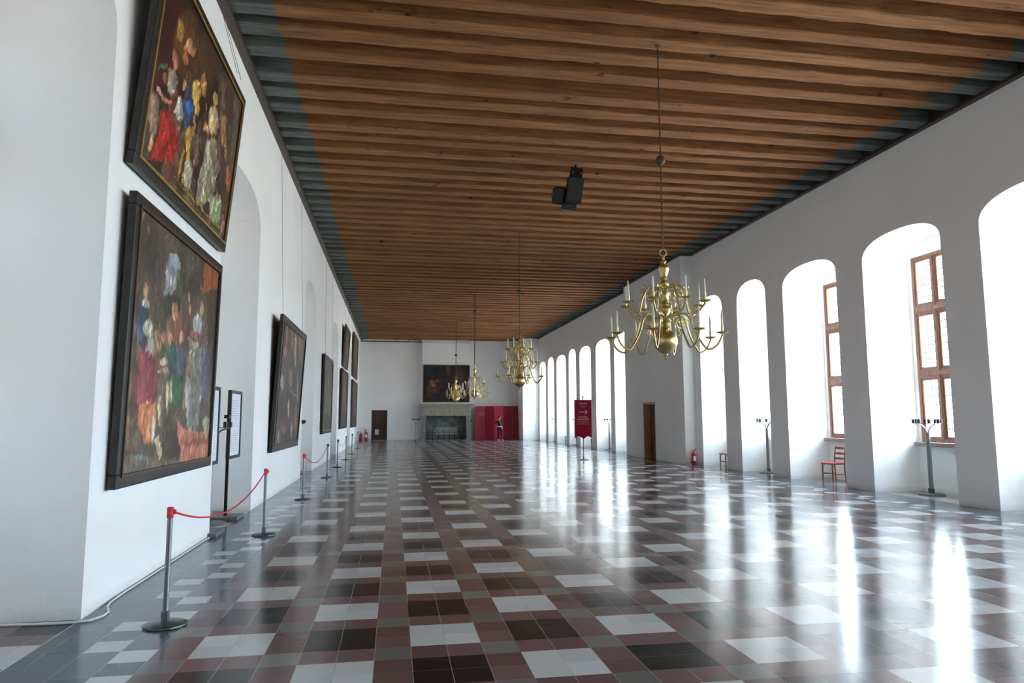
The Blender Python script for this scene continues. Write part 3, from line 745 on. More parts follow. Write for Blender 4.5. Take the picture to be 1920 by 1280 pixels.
# ------------------------------------------------------------------ chandeliers
def arm_meshes(r, ztip, rin, zin, drop, peak, rp, simple_=False):
    """S-curved arm from body (rin,zin) over a peak to the pan at r"""
    key = [(rin, zin), (rin + .03, zin + .07), (rp - .03, ztip + peak - .015), (rp + .05, ztip + peak), (rp + .13, ztip + peak - .10), (rp + .19, ztip + .04),
           (r * .70, ztip - drop + .02), (r * .80, ztip - drop - .01), (r * .92, ztip - drop + .06), (r, ztip - .03)]
    # Catmull-Rom smoothing
    pts = []; K = [key[0]] + key + [key[-1]]
    for i in range(1, len(K) - 2):
        for s in range(3 if simple_ else 5):
            t = s / (3.0 if simple_ else 5.0); p0, p1_, p2_, p3_ = K[i - 1], K[i], K[i + 1], K[i + 2]
            q = [.5 * ((2 * p1_[d]) + (-p0[d] + p2_[d]) * t + (2 * p0[d] - 5 * p1_[d] + 4 * p2_[d] - p3_[d]) * t * t + (-p0[d] + 3 * p1_[d] - 3 * p2_[d] + p3_[d]) * t ** 3) for d in (0, 1)]
            pts.append((q[0], 0, q[1]))
    pts.append((key[-1][0], 0, key[-1][1]))
    A = MB(); A.tube(pts, .0155, 5 if simple_ else 8)
    # scroll under the arm's crown and a small curl outside
    def spiral(cx, cz, r0, r1, a0, a1, n=18): return [(cx + (r0 + (r1 - r0) * k / n) * math.cos(a0 + (a1 - a0) * k / n), 0, cz + (r0 + (r1 - r0) * k / n) * math.sin(a0 + (a1 - a0) * k / n)) for k in range(n + 1)]
    cz = ztip + peak - .13
    A.tube(spiral(rp + .03, cz, .085, .015, R(120), R(120 + 560)), .008, 5)
    A.tube(spiral(rp + .15, cz + .10, .05, .012, R(200), R(200 - 430), 12), .007, 5)
    A.tube([(rp - .02, 0, cz - .06), (rp + .02, 0, cz - .15), (rp - .05, 0, cz - .22), (rp - .10, 0, cz - .24)], .007, 5)
    Pn = MB(); Pn.lathe([(.012, -.045), (.02, -.03), (.012, -.015), (.05, -.004), (.092, .014), (.088, .02), (.045, .006), (.02, .01), (.016, .03), (.022, .05), (.02, .085), (.024, .10), (.014, .10)], 14, (r, 0, ztip))
    Cd = MB(); Cd.lathe([(.018, .095), (.0178, .12), (.016, .26), (.010, .325), (.002, .355)], 8, (r, 0, ztip))
    return A, Pn, Cd

def chandelier(label, x, y, tiers, s=1.0, zrod=7.72, zball=5.76, missing=(), rodr=.011, zoff=0.0, full=True):
    Cn = empty('brass_chandelier', (x, y, zoff)); tag(Cn, label, 'chandelier', 'brass chandeliers down the hall')
    mb = MB(); mb.lathe([(.004, 2.58), (.02, 2.60), (.012, 2.62), (.035, 2.65), (.03, 2.67), (.075, 2.69)] +
                        [(.187 * math.sin(PI * k / 14), 2.865 - .187 * math.cos(PI * k / 14)) for k in range(2, 14)] + [(.05, 3.055), (.04, 3.06)], 28)
    mb.build('ball', M['brass'], Cn, True)
    mb = MB(); mb.lathe([(.045, 3.06), (.075, 3.075), (.05, 3.10), (.04, 3.14), (.095, 3.17), (.10, 3.19), (.05, 3.22), (.045, 3.26), (.09, 3.33), (.095, 3.38), (.05, 3.43), (.07, 3.45), (.055, 3.47), (.075, 3.62), (.09, 3.64), (.05, 3.66),
                         (.035, 3.70), (.07, 3.73), (.075, 3.76), (.04, 3.79), (.035, 3.83), (.06, 3.85), (.05, 3.87), (.075, 3.96), (.085, 4.0), (.08, 4.04), (.045, 4.08), (.02, 4.09), (.055, 4.12), (.045, 4.13), (.015, 4.15), (.022, 4.19), (.012, 4.21)], 20)
    mb.build('baluster', M['brass'], Cn, True)
    mb = MB(); mb.tube([(.055 * math.cos(2 * PI * k / 18), 0, 4.26 + .055 * math.sin(2 * PI * k / 18)) for k in range(18)], .011, 7, closed=True); mb.build('hanging_ring', M['brass'], Cn, True)
    rod = MB(); rod.tube([(0, 0, 4.30), (0, 0, zball - .05)], rodr, 6); rod.tube([(0, 0, zball + .05), (0, 0, zrod)], rodr, 6); rod.lathe([(.05, 0), (.05, .012), (.02, .03)], 10, (0, 0, zrod - .03))
    rd = rod.build('suspension_rod', M['rod'], Cn, True)
    mb = MB(); mb.sphere((0, 0, zball), .078, 14, 10); mb.build('rod_ball', M['rod'], rd, True)
    for ti, (n, r, zt, rin, zin, drop, peak, rp, a0) in enumerate(tiers):
        A, Pn, Cd = arm_meshes(r, zt, rin, zin, drop, peak, rp, not full)
        arm0 = None
        for k in range(n):
            if arm0 is None:
                arm = A.build('arm', M['brass'], Cn, True); pn = Pn.build('drip_pan', M['brass'], arm, True); cd = Cd.build('candle', M['candle'], arm, True)
                arm0 = arm; arm.rotation_euler = (0, 0, a0); cds = [cd]
                proto = (arm.data, pn.data, cd.data)
            else:
                arm = arm0.copy(); COL.objects.link(arm); arm.parent = Cn; arm.rotation_euler = (0, 0, a0 + 2 * PI * k / n)
                q = bpy.data.objects.new('drip_pan', proto[1]); COL.objects.link(q); q.parent = arm
                if (ti, k) not in missing:
                    q = bpy.data.objects.new('candle', proto[2]); COL.objects.link(q); q.parent = arm
    Cn.scale = (s, s, s) if s != 1 else (1, 1, 1)
    return Cn
low8 = (8, .85, 2.95, .05, 3.17, .22, .33, .26, R(12)); up8 = (8, .62, 3.44, .06, 3.62, .15, .27, .20, R(8))
chandelier('large two-tier brass chandelier with white candles, nearest and hung before the right windows', 4.12, 10.15, [low8, up8], zrod=7.70)
chandelier('three-tier brass chandelier, second from the viewer, near the far right arches', 3.95, 21.9,
           [(8, .76, 3.0, .05, 3.17, .18, .33, .24, R(10)), (8, .56, 3.46, .05, 3.50, .18, .26, .18, R(30)), (8, .40, 3.88, .04, 3.84, .12, .20, .12, R(8))], zrod=7.70)
chandelier('two-tier brass chandelier on a plain long rod, overlapping the right edge of the fireplace painting', 3.84, 33.6,
           [(7, .68, 2.92, .05, 3.17, .22, .33, .24, R(4)), (6, .52, 3.36, .06, 3.55, .14, .30, .16, R(20))], zrod=7.70, zball=6.9, missing=((1, 2), (1, 3)), rodr=.022, full=False)
chandelier('farthest small brass chandelier, seen right before the dark fireplace painting', 3.80, 43.5,
           [(8, .60, 3.10, .05, 3.17, .20, .26, .20, R(14)), (6, .50, 3.52, .06, 3.60, .14, .22, .14, R(20))], zrod=7.70, zball=5.6, rodr=.02, full=False)

# ------------------------------------------------------------------ stanchions and ropes
def stanchion():
    S = empty('stanchion')
    mb = MB(); mb.lathe([(.165, 0), (.17, .006), (.168, .016), (.15, .024), (.05, .032), (.03, .034)], 32); mb.build('base', M['darksteel'], S, True)
    mb = MB(); mb.box(-.028, .028, -.028, .028, .03, .12); mb.build('socket', M['steel'], S, bevel=.004)
    mb = MB(); mb.lathe([(.022, .11), (.022, .89)], 16); mb.build('post', M['steel'], S, True)
    mb = MB(); mb.lathe([(.026, .87), (.027, .875), (.027, .955), (.022, .96)], 16); mb.box(.024, .045, -.012, .012, .90, .94); mb.box(-.012, .012, .024, .045, .90, .94); mb.box(-.012, .012, -.045, -.024, .90, .94)
    mb.build('cap', M['redplastic'], S, bevel=.002)
    return S
st0 = stanchion()
spots = [(-1.84, 6.38), (-1.85, 10.91), (-1.85, 15.38), (-1.87, 21.0), (-1.91, 25.26), (-1.92, 29.8), (-1.94, 34.4), (-1.97, 40.5), (-2.0, 50.9)]
stl = ['nearest and largest grey rope post, red cap, beside the white floor cable', 'second nearest rope post, where the first sagging red rope ends',
       'red-capped rope post standing in line with the far edge of the second pier painting', 'rope post at the far end of the second red rope, before the olive painting',
       'fifth rope post from the viewer, before the third recess in the left wall', 'sixth rope post from the viewer, joined to the fifth by a pale cord', 'seventh rope post from the viewer, under the far stacked paintings',
       'eighth rope post from the viewer, alone before the extinguishers', 'farthest rope post, beside the red extinguishers in the far left corner']
for i, (x, y) in enumerate(spots):
    o = st0 if i == 0 else copy_tree(st0)
    o.location = (x, y, 0); tag(o, stl[i], 'rope post', 'rope posts along the left wall')
    if i >= 3:   # the farther posts carry dark caps
        for ch in o.children:
            if ch.name.startswith('cap'): ch.material_slots[0].link = 'OBJECT'; ch.material_slots[0].material = M['black']
def rope(label, p0, p1, sag, mat, r=.009):
    n = 24; pts = []
    for k in range(n + 1):
        t = k / n; pts.append((p0[0] + (p1[0] - p0[0]) * t, p0[1] + (p1[1] - p0[1]) * t, p0[2] + (p1[2] - p0[2]) * t - sag * 4 * t * (1 - t)))
    mb = MB(); mb.tube(pts, r, 6); o = mb.build('barrier_rope', M[mat], None, True); tag(o, label, 'rope')
rope('thin red rope sagging between the two nearest rope posts', (-1.84, 6.43, .92), (-1.85, 10.86, .92), .27, 'rope')
rope('red rope sagging between the third and fourth rope posts', (-1.85, 15.43, .92), (-1.87, 20.95, .92), .30, 'rope')
rope('pale cord hanging between the fifth and sixth rope posts', (-1.91, 25.31, .92), (-1.92, 29.74, .92), .26, 'palerope', .008)
rope('pale cord hanging between the seventh and eighth rope posts', (-1.94, 34.45, .92), (-1.97, 40.45, .92), .30, 'palerope', .008)

# ------------------------------------------------------------------ information panels in the left recess
def info_panel(label, x, y0, y1, lines):
    P = empty('information_panel', (x, (y0 + y1) / 2, 0)); tag(P, label, 'information panel'); w = y1 - y0; h = w / 2
    z0, z1, f = 1.0, 2.19, .055
    mb = MB(); mb.box(-.03, .03, -h, h, z0, z0 + f); mb.box(-.03, .03, -h, h, z1 - f, z1); mb.box(-.03, .03, -h, -h + f, z0 + f, z1 - f); mb.box(-.03, .03, h - f, h, z0 + f, z1 - f); mb.build('frame', M['frameblack'], P, bevel=.004)
    mb = MB(); mb.box(-.01, .012, -h + f, h - f, z0 + f, z1 - f); mb.build('sheet', M['paper'], P)
    mb = MB(); rng = random.Random(5)
    for k in range(lines):
        z = z1 - f - .12 - k * .038 - (.09 if k > lines * .55 else 0)
        mb.box(.012, .014, -h + f + .06, h - f - .08 - rng.uniform(0, .12), z, z + .006)
    mb.build('printed_text', M['ink'], P)
    mb = MB(); mb.box(-.022, .022, -h - .0, -h + .045, .06, z0 - .001); mb.build('post', M['iron'], P)
    mb = MB(); mb.box(-.24, .24, -h - .20, -h + .36, 0, .06); mb.build('base_slab', M['slabgrey'], P, bevel=.008)
    mb = MB(); mb.box(-.05, .03, -h - .12, -h - .001, 1.70, 1.76); mb.build('bracket', M['black'], P)
info_panel('framed text panel on a thin post, right of two in the first left recess', -2.80, 12.72, 13.6, 22)
info_panel('framed information panel half hidden behind the first pier, left of the other text panel', -2.72, 10.98, 11.62, 22)

# ------------------------------------------------------------------ lamp stands with curved arms
def lamp_stand():
    S = empty('spotlight_stand')
    mb = MB(); mb.lathe([(.265, 0), (.27, .008), (.268, .028), (.25, .034), (.05, .04)], 36); mb.build('base', M['slabgrey'], S, True)
    for sx in (-1, 1):
        mb = MB(); mb.lathe([(.028, .035), (.026, 1.30), (.022, 1.36)], 14, (0, .03 * sx, 0)); mb.build('pole', M['steel'], S, True)
    mb = MB(); mb.box(-.035, .035, -.06, .06, .04, .14); mb.build('pole_socket', M['darksteel'], S, bevel=.004)
    for k in range(4):
        a = PI / 4 + k * PI / 2 + R(45); ca, sa = math.cos(a), math.sin(a)
        pr = [(.02, 1.30), (.03, 1.38), (.07, 1.45), (.14, 1.51), (.215, 1.535), (.26, 1.54)]
        mb = MB(); mb.tube([(r * ca, r * sa, z) for r, z in pr], .014, 8); mb.build('arm', M['steel'], S, True)
    mb = MB(); mb.tube([(.265 * math.cos(2 * PI * k / 32), .265 * math.sin(2 * PI * k / 32), 1.548) for k in range(32)], .005, 6, closed=True); rg = mb.build('ring', M['steel'], S, True)
    for k in range(8):
        a = 2 * PI * (k + .3) / 8; mb = MB(); mb.lathe([(.031, 0), (.031, .088), (.026, .092)], 12, (.265 * math.cos(a), .265 * math.sin(a), 1.553)); mb.build('spotlight', M['black'], S, True)
    return S
ls0 = lamp_stand(); LSL = [(11.62, 13.75, 'grey metal stand with curved arms before the nearest fully visible window'), (11.36, 20.05, 'grey stand with curved arms half behind a pier, left of the fully seen chair'),
    (11.2, 35.6, 'small looking arm stand in the recess just left of the stair bay'), (11.2, 42.2, 'arm stand mostly hidden behind the red banner, only its left arm showing'), (11.3, 48.3, 'farthest arm stand on the right side, one arm tip showing past a pier'),
    (1.66, 53.3, 'grey arm stand against the far wall, left of the fireplace'), (-2.92, 12.16, 'double-pole arm stand in the first left recess behind the red rope'), (-2.98, 22.5, 'arm stand in the second left recess, showing one arm beside the painting')]
for i, (x, y, l) in enumerate(LSL):
    o = ls0 if i == 0 else copy_tree(ls0); o.location = (x, y, 0); tag(o, l, 'stand', 'arm stands around the hall')

# ------------------------------------------------------------------ chairs
def chair():
    c = empty('ladder_back_chair')   # faces local +x
    mb = MB(); mb.box(-.19, .23, -.225, .225, .455, .475); mb.build('seat_frame', M['chairwood'], c, bevel=.008)
    mb = MB(); mb.box(-.185, .235, -.23, .23, .475, .498); mb.build('seat', M['seatred'], c, bevel=.010)
    for sy in (-1, 1):
        mb = MB(); mb.lathe([(.014, 0), (.018, .03), (.02, .2), (.016, .22), (.021, .25), (.024, .40), (.018, .42), (.024, .455)], 12, (.20, .195 * sy, 0)); mb.build('leg', M['chairwood'], c, True)
        mb = MB(); mb.tube([(-.20, .19 * sy, 0), (-.18, .19 * sy, .25), (-.175, .19 * sy, .47), (-.19, .19 * sy, .68), (-.235, .19 * sy, .93)], [.014, .018, .019, .017, .013], 10); mb.build('leg', M['chairwood'], c, True)
        mb = MB(); mb.tube([(.19, .195 * sy, .20), (-.18, .19 * sy, .20)], .009, 8); mb.build('stretcher', M['chairwood'], c, True)
        mb = MB(); mb.tube([(.19, .195 * sy, .385), (.13, .195 * sy, .45)], .008, 6); mb.build('corner_brace', M['chairwood'], c, True)
    mb = MB(); mb.tube([(.2, -.19, .23), (.2, .19, .23)], .009, 8); mb.build('stretcher', M['chairwood'], c, True)
    for z, xo in ((.60, -.183), (.73, -.20), (.87, -.222)):
        mb = MB(); n = 8; vs = []; fs = []
        for k in range(n + 1):
            t = -1 + 2 * k / n; xx = xo - .02 * (1 - t * t); hh = .022 + .008 * (1 - t * t)
            vs += [(xx - .007, .185 * t, z - hh), (xx + .007, .185 * t, z - hh), (xx + .007, .185 * t, z + hh), (xx - .007, .185 * t, z + hh)]
        for k in range(n):
            for q in range(4): fs.append((k * 4 + q, k * 4 + (q + 1) % 4, k * 4 + 4 + (q + 1) % 4, k * 4 + 4 + q))
        fs.append((0, 3, 2, 1)); fs.append((n * 4, n * 4 + 1, n * 4 + 2, n * 4 + 3))
        mb.add(vs, fs); mb.build('back_slat', M['chairwood'], c)
    return c
ch0 = chair(); CH = [(11.52, 17.02, R(184), 'wooden ladder-back chair with red seat, fully seen beneath the second window'), (11.12, 22.15, R(180), 'wooden chair half hidden behind a pier, right of the fire extinguisher'),
    (11.2, 38.1, R(180), 'wooden chair whose legs show below the right edge of the red banner'), (11.2, 41.35, R(180), 'wooden chair whose leg shows below the left edge of the red banner'),
    (11.2, 44.15, R(180), 'dark looking chair at a pier edge, left of the banner'), (11.2, 49.9, R(180), 'farthest chair, in the last right recess near the corner block')]
for i, (x, y, a, l) in enumerate(CH):
    o = ch0 if i == 0 else copy_tree(ch0); o.location = (x, y, 0); o.rotation_euler = (0, 0, a); tag(o, l, 'chair', 'ladder-back chairs in the right recesses')

# ------------------------------------------------------------------ banner on a stand
def text_mesh(name, body, size, mat, parent, loc, rot, extrude=.002, width=None):
    cu = bpy.data.curves.new(name, 'FONT'); cu.body = body; cu.size = size; cu.align_x = 'CENTER'; cu.align_y = 'CENTER'; cu.extrude = extrude
    t = bpy.data.objects.new(name + '_tmp', cu); COL.objects.link(t)
    bpy.context.view_layer.update(); dg = bpy.context.evaluated_depsgraph_get()
    me = bpy.data.meshes.new_from_object(t.evaluated_get(dg)); bpy.data.objects.remove(t); bpy.data.curves.remove(cu)
    me.name = name
    if width and len(me.vertices):
        xs = [v.co.x for v in me.vertices]; k = width / (max(xs) - min(xs))
        for v in me.vertices: v.co.x *= k
    me.materials.clear(); me.materials.append(mat)
    o = bpy.data.objects.new(name, me); COL.objects.link(o); o.parent = parent; o.location = loc; o.rotation_euler = rot
    return o
B = empty('banner_stand', (7.58, 27.56, 0), R(-8)); tag(B, 'crimson cloth banner with a white arrow on a slim black stand', 'banner')
mb = MB(); mb.lathe([(.20, 0), (.20, .02), (.03, .03), (.022, .10)], 28); mb.build('base', M['black'], B, True)
mb = MB(); mb.lathe([(.018, .03), (.015, 2.42), (.014, 2.46), (.028, 2.50), (.03, 2.56), (.02, 2.57)], 12); mb.build('pole', M['iron'], B, True)
mb = MB(); mb.tube([(-.43, -.02, 2.405), (.41, -.02, 2.405)], .012, 8); mb.build('crossbar', M['iron'], B, True)
vs = []; fs = []; nx, nz = 40, 30
for j in range(nz + 1):
    for i in range(nx + 1):
        t = i / nx; x_ = -.36 + .70 * t
        zb = .86 + .075 * abs(math.sin(PI * 2.0 * t * 1.0 + .0)) ** 1.4 - (.05 if .18 < t < .2 else 0) + .02 * math.sin(9 * t)
        z_ = 2.405 + (zb - 2.405) * j / nz
        vs.append((x_ + .012 * (j / nz) * math.sin(3 * t), -.035 + .012 * math.sin(t * 9 + j * .12) * (j / nz), z_))
for j in range(nz):
    for i in range(nx):
        a = j * (nx + 1) + i; fs.append((a, a + nx + 1, a + nx + 2, a + 1))
mb = MB(); mb.add(vs, fs); cl = mb.build('cloth', M['banner'], B, True); so = cl.modifiers.new('thick', 'SOLIDIFY'); so.thickness = .004
rx = (R(90), 0, 0)
for body, z, sz, w_, mt in (('RUNDGANG', 2.255, .085, .32, 'white'), ('TOUR', 2.13, .07, .17, 'pinkprint'), ('DE DANSKE', 1.72, .085, .36, 'white'), ('KONGETAPETER', 1.625, .085, .48, 'white'), ('THE TAPESTRIES', 1.53, .07, .45, 'pinkprint'), ('OF DANISH KINGS', 1.44, .07, .50, 'pinkprint')):
    text_mesh('lettering', body, sz, M[mt], B, (-.01, -.058, z), rx, .002, w_)
mb = MB(); mb.box(-.17, .15, -.058, -.054, 1.905, 1.935)
for s_ in (-1, 1):
    a = (.165, 1.92); b_ = (.07, 1.92 + s_ * .095); mb.tube([(a[0], -.056, a[1]), (b_[0], -.056, b_[1])], .013, 6)
mb.build('arrow', M['white'], B)

# ------------------------------------------------------------------ fire extinguishers
def extinguisher(label, x, y, rz=0, s=1.0, lab=True):
    E_ = empty('fire_extinguisher', (x, y, 0), rz); tag(E_, label, 'fire extinguisher'); E_.scale = (s, s, s)
    mb = MB(); mb.lathe([(.075, 0), (.085, .01), (.085, .37), (.078, .41), (.05, .445), (.028, .46), (.028, .475)], 24); mb.build('cylinder', M['red'], E_, True)
    mb = MB(); mb.lathe([(.022, .47), (.022, .50), (.03, .505), (.03, .515)], 12); mb.box(-.03, .09, -.012, .012, .515, .53); mb.tube([(-.02, 0, .515), (.05, 0, .56), (.11, 0, .575)], .008, 6); mb.build('valve_handle', M['steel'], E_)
    mb = MB(); mb.tube([(-.02, 0, .50), (-.075, 0, .52), (-.115, 0, .46), (-.118, 0, .3), (-.112, 0, .14)], .011, 8); mb.tube([(-.112, 0, .14), (-.112, 0, .06)], .018, 8); mb.build('hose', M['red'] , E_, True)
    if lab:
        mb = MB(); n = 8; vs = []; fs = []
        for k in range(n + 1):
            a = R(-125 + 70 * k / n) ; vs += [(.0865 * math.cos(a), .0865 * math.sin(a), .16), (.0865 * math.cos(a), .0865 * math.sin(a), .32)]
        for k in range(n): fs.append((2 * k, 2 * k + 2, 2 * k + 3, 2 * k + 1))
        mb.add(vs, fs); mb.build('label', M['paper'], E_)
extinguisher('red fire extinguisher with white label below the near end of the stair bay', 10.58, 23.72)
extinguisher('red fire extinguisher with white label in the far left corner, nearer the door', -2.02, 53.9, 0, 1.5)
extinguisher('red fire extinguisher in the far left corner, nearer the side wall', -2.42, 54.0, R(90), 1.25, False)

# ------------------------------------------------------------------ white cable
pts = [(-3.6, 6.58, .012), (-3.2, 6.58, .012), (-2.86, 6.56, .012), (-2.62, 6.56, .012), (-2.5, 6.60, .012), (-2.44, 6.72, .012), (-2.45, 6.86, .012), (-2.52, 7.02, .012), (-2.56, 7.2, .012), (-2.575, 7.6, .012), (-2.57, 8.6, .012), (-2.575, 9.8, .012), (-2.57, 11.0, .012), (-2.575, 11.3, .012)]
mb = MB(); mb.tube(pts, .011, 7); t = mb.build('floor_cable', M['cable'], None, True); tag(t, 'white cable along the foot of the left wall, looping round the pier corner', 'cable')

# ------------------------------------------------------------------ fireplace
F = empty('fireplace', (3.96, 54.0, 0)); tag(F, 'wide carved pale stone fireplace in the middle of the far wall', 'fireplace')
mb = MB(); mb.box(-2.08, 2.08, -.42, -.001, 2.66, 2.77); mb.box(-2.02, 2.02, -.38, -.001, 2.58, 2.66); mb.box(-1.96, 1.96, -.33, -.001, 2.50, 2.58); mb.build('cornice', M['stone'], F, bevel=.015)
mb = MB(); mb.box(-1.90, 1.90, -.28, -.001, 1.98, 2.50)
for k in range(14): xx = -1.75 + k * .27; mb.box(xx - .05, xx + .05, -.30, -.28, 2.18, 2.30)
mb.build('frieze', M['stone'], F, bevel=.01)
mb = MB(); mb.box(-1.94, 1.94, -.31, -.001, 1.87, 1.98); mb.box(-1.5, 1.5, -.29, -.001, 1.84, 1.87); mb.build('architrave', M['stone'], F, bevel=.01)
for s_ in (-1, 1):
    mb = MB(); x0, x1 = sorted((s_ * 1.52, s_ * 1.88)); mb.box(x0, x1, -.24, -.001, .0, .12); mb.box(x0 + .04, x1 - .04, -.20, -.001, .12, 1.55); mb.box(x0 + .11, x1 - .11, -.225, -.20, .2, 1.45)
    mb.box(x0, x1, -.26, -.001, 1.55, 1.66); mb.box(x0 - .01, x1 + .01, -.30, -.001, 1.66, 1.84); mb.build('jamb', M['stonegrey'], F, bevel=.01)
mb = MB(); mb.box(-1.6, 1.6, .36, .39, 0, 1.86); mb.build('fireback', M['soot'], F)
mb = MB(); mb.box(-.75, .9, .34, .36, .4, 1.0); mb.build('iron_fireback_plate', M['stonegrey'], F)
for s_ in (-1, 1):
    mb = MB(); x0, x1 = sorted((s_ * 1.52, s_ * 1.60)); mb.box(x0, x1, 0, .36, 0, 1.86); mb.build('side_cheek', M['soot'], F)
mb = MB(); mb.box(-1.88, 1.88, -.5, .36, 0, .03); mb.build('hearth', M['stonegrey'], F)
F2 = empty('fireplace_railing', (3.98, 53.42, 0)); tag(F2, 'low black iron railing standing across the fireplace opening', 'railing')
for k in range(8):
    xx = -1.45 + 2.9 * k / 7; mb = MB(); mb.tube([(xx, 0, 0), (xx, 0, .76)], .018, 6); mb.sphere((xx, 0, .78), .03, 8, 6); mb.build('upright', M['iron'], F2, True)
for z in (.12, .36, .62):
    mb = MB(); mb.tube([(-1.45, 0, z), (1.45, 0, z)], .012, 6); mb.build('crossbar', M['iron'], F2, True)
# small round red alarm point on the chimney side
mb = MB(); mb.lathe([(.055, -.02), (.055, .01), (.04, .02)], 14); t = mb.build('alarm_point', M['red']); t.location = (6.0, 54.37, 1.50); t.rotation_euler = (R(90), 0, 0)
tag(t, 'small dark red round alarm point on the far wall between fireplace and red screen', 'alarm')

# ------------------------------------------------------------------ red folding screen
S = empty('folding_screen', (7.9, 53.9, 0)); tag(S, 'tall crimson folding screen of hinged panels right of the fireplace', 'folding screen')
xs = [(-1.70, .0), (-.93, .18), (-.22, -.06), (.48, .22), (1.16, .02), (1.50, .22), (1.74, .0)]
ptsx = [6.21, 6.97, 7.69, 8.38, 9.08, 9.52]; ys = [53.72, 53.86, 53.66, 53.66, 53.84, 53.60]
for k in range(5):
    a = Vector((ptsx[k] - 7.9, ys[k] - 53.9, 0)); b_ = Vector((ptsx[k + 1] - 7.9, ys[k + 1] - 53.9, 0)); d = (b_ - a); n_ = Vector((-d.y, d.x, 0)).normalized() * .02
    a2 = a + d.normalized() * .008; b2 = b_ - d.normalized() * .008
    mb = MB(); vs = []
    for z in (.02, 2.60): vs += [(a2.x, a2.y, z), (b2.x, b2.y, z), (b2.x + n_.x, b2.y + n_.y, z), (a2.x + n_.x, a2.y + n_.y, z)]
    mb.add(vs, [(0, 3, 2, 1), (4, 5, 6, 7), (0, 1, 5, 4), (1, 2, 6, 5), (2, 3, 7, 6), (3, 0, 4, 7)])
    o = mb.build('screen_panel', M['screenlight'] if k == 2 else M['screen'], S)
    if k == 2: o['label'] = 'lighter red central panel'
    if k in (0, 1, 3):
        for z in (.35, 1.32, 2.3):
            mb = MB(); mb.box(b_.x - .03, b_.x + .03, b_.y - .03, b_.y - .005, z - .05, z + .05); mb.build('hinge', M['steel'] if k else M['screenlight'], S)
text_mesh('lettering', 'KONGETAPETER', .10, M['pinkprint'], S, (-1.28, -.145, 2.02), (R(90), 0, R(10)), .002, .6)
text_mesh('lettering', 'TAPESTRIES', .09, M['pinkprint'], S, (-1.28, -.145, 1.87), (R(90), 0, R(10)), .002, .42)

# ------------------------------------------------------------------ ceiling speaker unit
U_ = empty('ceiling_speaker', (4.12, 15.6, 7.05), R(-6)); U_.rotation_euler.y = R(7); tag(U_, 'black loudspeaker unit hanging under the ceiling beams in the middle of the hall', 'loudspeaker')
def tilted_box(x0, x1, y0, y1, z0, z1, tilt):
    mb = MB(); mb.box(x0, x1, y0, y1, z0, z1); c, s2 = math.cos(tilt), math.sin(tilt)
    mb.v = [(x, y * c - z * s2, y * s2 + z * c) for x, y, z in mb.v]; return mb
t1 = R(14)
tilted_box(-.16, .22, -.13, .18, -.30, .32, t1).build('cabinet', M['black'], U_, bevel=.015)
tilted_box(-.12, .19, -.145, -.13, -.24, .27, t1).build('grille', M['blackgrille'], U_)
tilted_box(-.20, .13, -.06, .26, -.46, -.305, t1).build('lower_housing', M['black'], U_, bevel=.012)
tilted_box(-.46, -.165, -.02, .28, -.36, .06, t1).build('side_horn', M['black'], U_, bevel=.05)
mb = MB(); mb.box(-.12, .18, -.02, .10, .30, .58); mb.tube([(0, .04, .55), (0, .04, .69)], .03, 8); mb.build('mounting_bracket', M['black'], U_, bevel=.01)
mb = MB(); mb.sphere((-.07, -.18, .40), .018); mb.sphere((.13, -.18, .40), .018); mb.tube([(-.07, -.18, .40), (-.07, -.02, .40)], .008, 6); mb.tube([(.13, -.18, .40), (.13, -.02, .40)], .008, 6); mb.build('mounting_bolt', M['steel'], U_, True)

# ------------------------------------------------------------------ visitor in front of the red screen
def skin_mesh(name, verts, edges, radii, mat, parent, root=0, sub=2):
    me = bpy.data.meshes.new(name); me.from_pydata(verts, edges, []); o = bpy.data.objects.new(name, me); COL.objects.link(o)
    md = o.modifiers.new('skin', 'SKIN'); md.use_smooth_shade = True
    lay = me.skin_vertices[0].data
    for i, r in enumerate(radii): lay[i].radius = r if isinstance(r, tuple) else (r, r); lay[i].use_root = (i == root)
    s = o.modifiers.new('sub', 'SUBSURF'); s.levels = sub; s.render_levels = sub
    bpy.context.view_layer.update(); dg = bpy.context.evaluated_depsgraph_get()
    m2 = bpy.data.meshes.new_from_object(o.evaluated_get(dg)); m2.name = name
    bpy.data.objects.remove(o); m2.materials.clear(); m2.materials.append(mat)
    m2.polygons.foreach_set('use_smooth', [True] * len(m2.polygons))
    o = bpy.data.objects.new(name, m2); COL.objects.link(o); o.parent = parent
    return o
# local frame: person seen from behind / side, x right, y away, z up; height 1.80
Pn = empty('person', (7.80, 51.9, 0)); tag(Pn, 'red-haired person in black top and dark leggings, one arm raised, before the red screen', 'person'); Pn.scale = (1.04, 1.04, 1.04)
J = dict(pelvis=(0, 0, .95), waist=(-.01, 0, 1.10), chest=(-.02, 0, 1.28), sh=(-.03, 0, 1.43), neck=(-.02, -.01, 1.50), head0=(.01, -.01, 1.58), head1=(.04, -.01, 1.68), head2=(.05, -.01, 1.75),
         sl=(-.16, .0, 1.41), el=(-.31, -.10, 1.24), wl=(-.17, -.16, 1.42), hl=(-.12, -.15, 1.50), sr=(.13, .0, 1.42), er=(.17, -.06, 1.17), wr=(.08, -.24, 1.20), hr=(.05, -.30, 1.25),
         tl=(-.08, 0, .90), kl=(-.06, -.03, .49), al=(-.05, .02, .09), fl=(-.06, -.12, .04), tr=(.10, 0, .90), kr=(.15, .01, .50), ar=(.21, .06, .10), fr=(.25, -.07, .045))
names = list(J); ix = {n: i for i, n in enumerate(names)}
